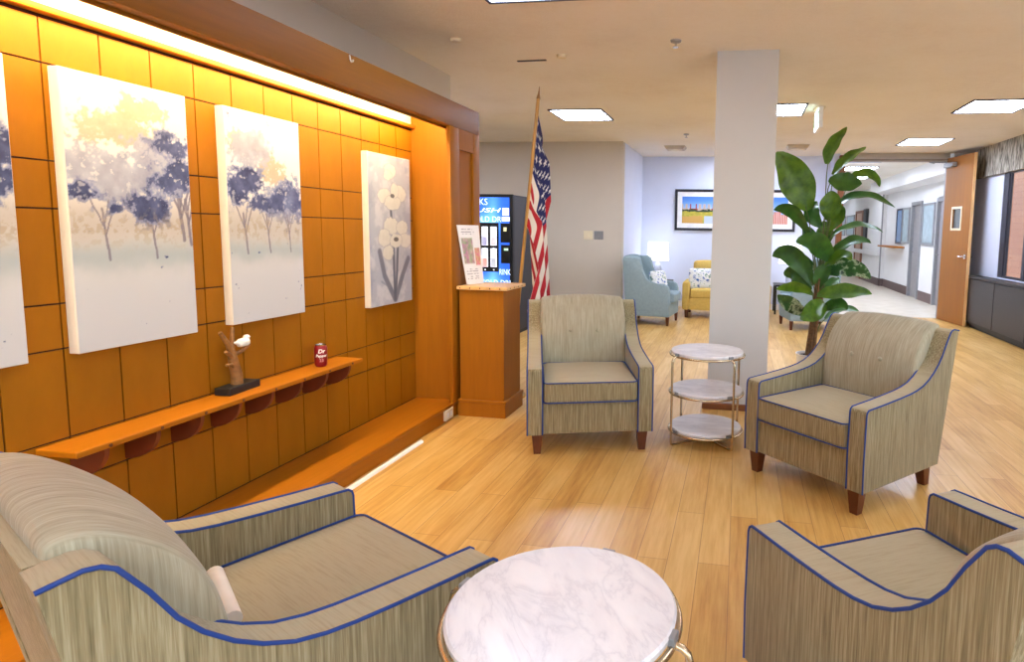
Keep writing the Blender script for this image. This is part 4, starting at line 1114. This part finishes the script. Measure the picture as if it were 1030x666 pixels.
fr_ = B(-.03, 0, -.27, .27, -.42, -.38); box(fr_, -.03, 0, -.27, .27, .38, .42); box(fr_, -.03, 0, -.27, -.23, -.38, .38); box(fr_, -.03, 0, .23, .27, -.38, .38)
obj('frame', fr_, M['bronze'], rw); obj('pane', B(-.012, 0, -.23, .23, -.38, .38), plain('blue pane', (120, 150, 190), .2), rw)
ct = obj('counter_ledge', B(3.55, 3.80, 15.2, 16.9, 1.06, 1.10, .004), M['mapley']); tag(ct, 'pale wooden counter ledge on the white corridor wall', 'ledge')
hr = thing('handrail', 'white handrail along the far corridor wall', 'handrail', (3.70, 21.5, .86))
obj('rail', B(-.09, -.05, -4.2, 4.2, -.06, .06, .01), M['wallwhite'], hr)
for k in range(5): obj('bracket', B(-.05, 0, -3.6 + 1.8 * k - .04, -3.6 + 1.8 * k + .04, -.03, .03), M['lgrey'], hr)
fd = B(3.66, 3.71, 19.7, 19.85, 0, 2.1); box(fd, 3.66, 3.71, 20.75, 20.9, 0, 2.1); box(fd, 3.66, 3.71, 19.85, 20.75, 2.02, 2.1)
d4 = struct('door_4', fd, M['colbase']); obj('door_leaf', B(3.68, 3.70, 19.85, 20.75, 0.005, 2.02), wood('pinkish door', (196, 160, 136), (8, 8, 1), .5), d4)
wframe('white framed notice board on the far corridor wall beyond the brown door', 3.70, 21.2, 22.6, 1.3, 2.0)
wframe('second notice board at the far end of the corridor wall', 3.70, 22.9, 24.2, 1.3, 2.0)
ck = thing('wall_unit', 'black wall unit beside the far corridor door', 'wall fixture', (3.70, 19.2, 1.7))
obj('case', B(-.08, 0, -.2, .2, .0, .42, .01), M['black'], ck); obj('lower_case', B(-.06, 0, -.15, .25, -.45, -.1, .01), M['charcoal'], ck)
o = obj('corner_guard', B(3.68, 3.71, 17.17, 17.21, 0.2, 2.42), M['lgrey']); tag(o, 'grey corner guard on the stepped corridor wall', 'corner guard')

# ----------------------------------------------------------------------------- light
w = bpy.data.worlds.new('sky'); SC.world = w; w.use_nodes = True
nt = w.node_tree; bg = nt.nodes['Background']
sky = nt.nodes.new('ShaderNodeTexSky'); sky.sky_type = 'NISHITA'; sky.sun_disc = False; sky.sun_elevation = R(40); sky.sun_rotation = R(120)
nt.links.new(sky.outputs['Color'], bg.inputs['Color']); bg.inputs['Strength'].default_value = 0.45
sun = bpy.data.lights.new('sun', 'SUN'); sun.energy = 6.0; sun.angle = R(1); so = bpy.data.objects.new('sun', sun); COL.objects.link(so)
so.rotation_euler = (0, R(-28), R(8))

SC.view_settings.view_transform = 'Standard'; SC.view_settings.look = 'None'
SC.view_settings.exposure = 0.72; SC.view_settings.gamma = 1.0; SC.view_settings.use_curve_mapping = False
SC.cycles.use_denoising = True
SC.cycles.max_bounces = 8; SC.cycles.diffuse_bounces = 5; SC.cycles.glossy_bounces = 4
SC.cycles.sample_clamp_indirect = 4.0
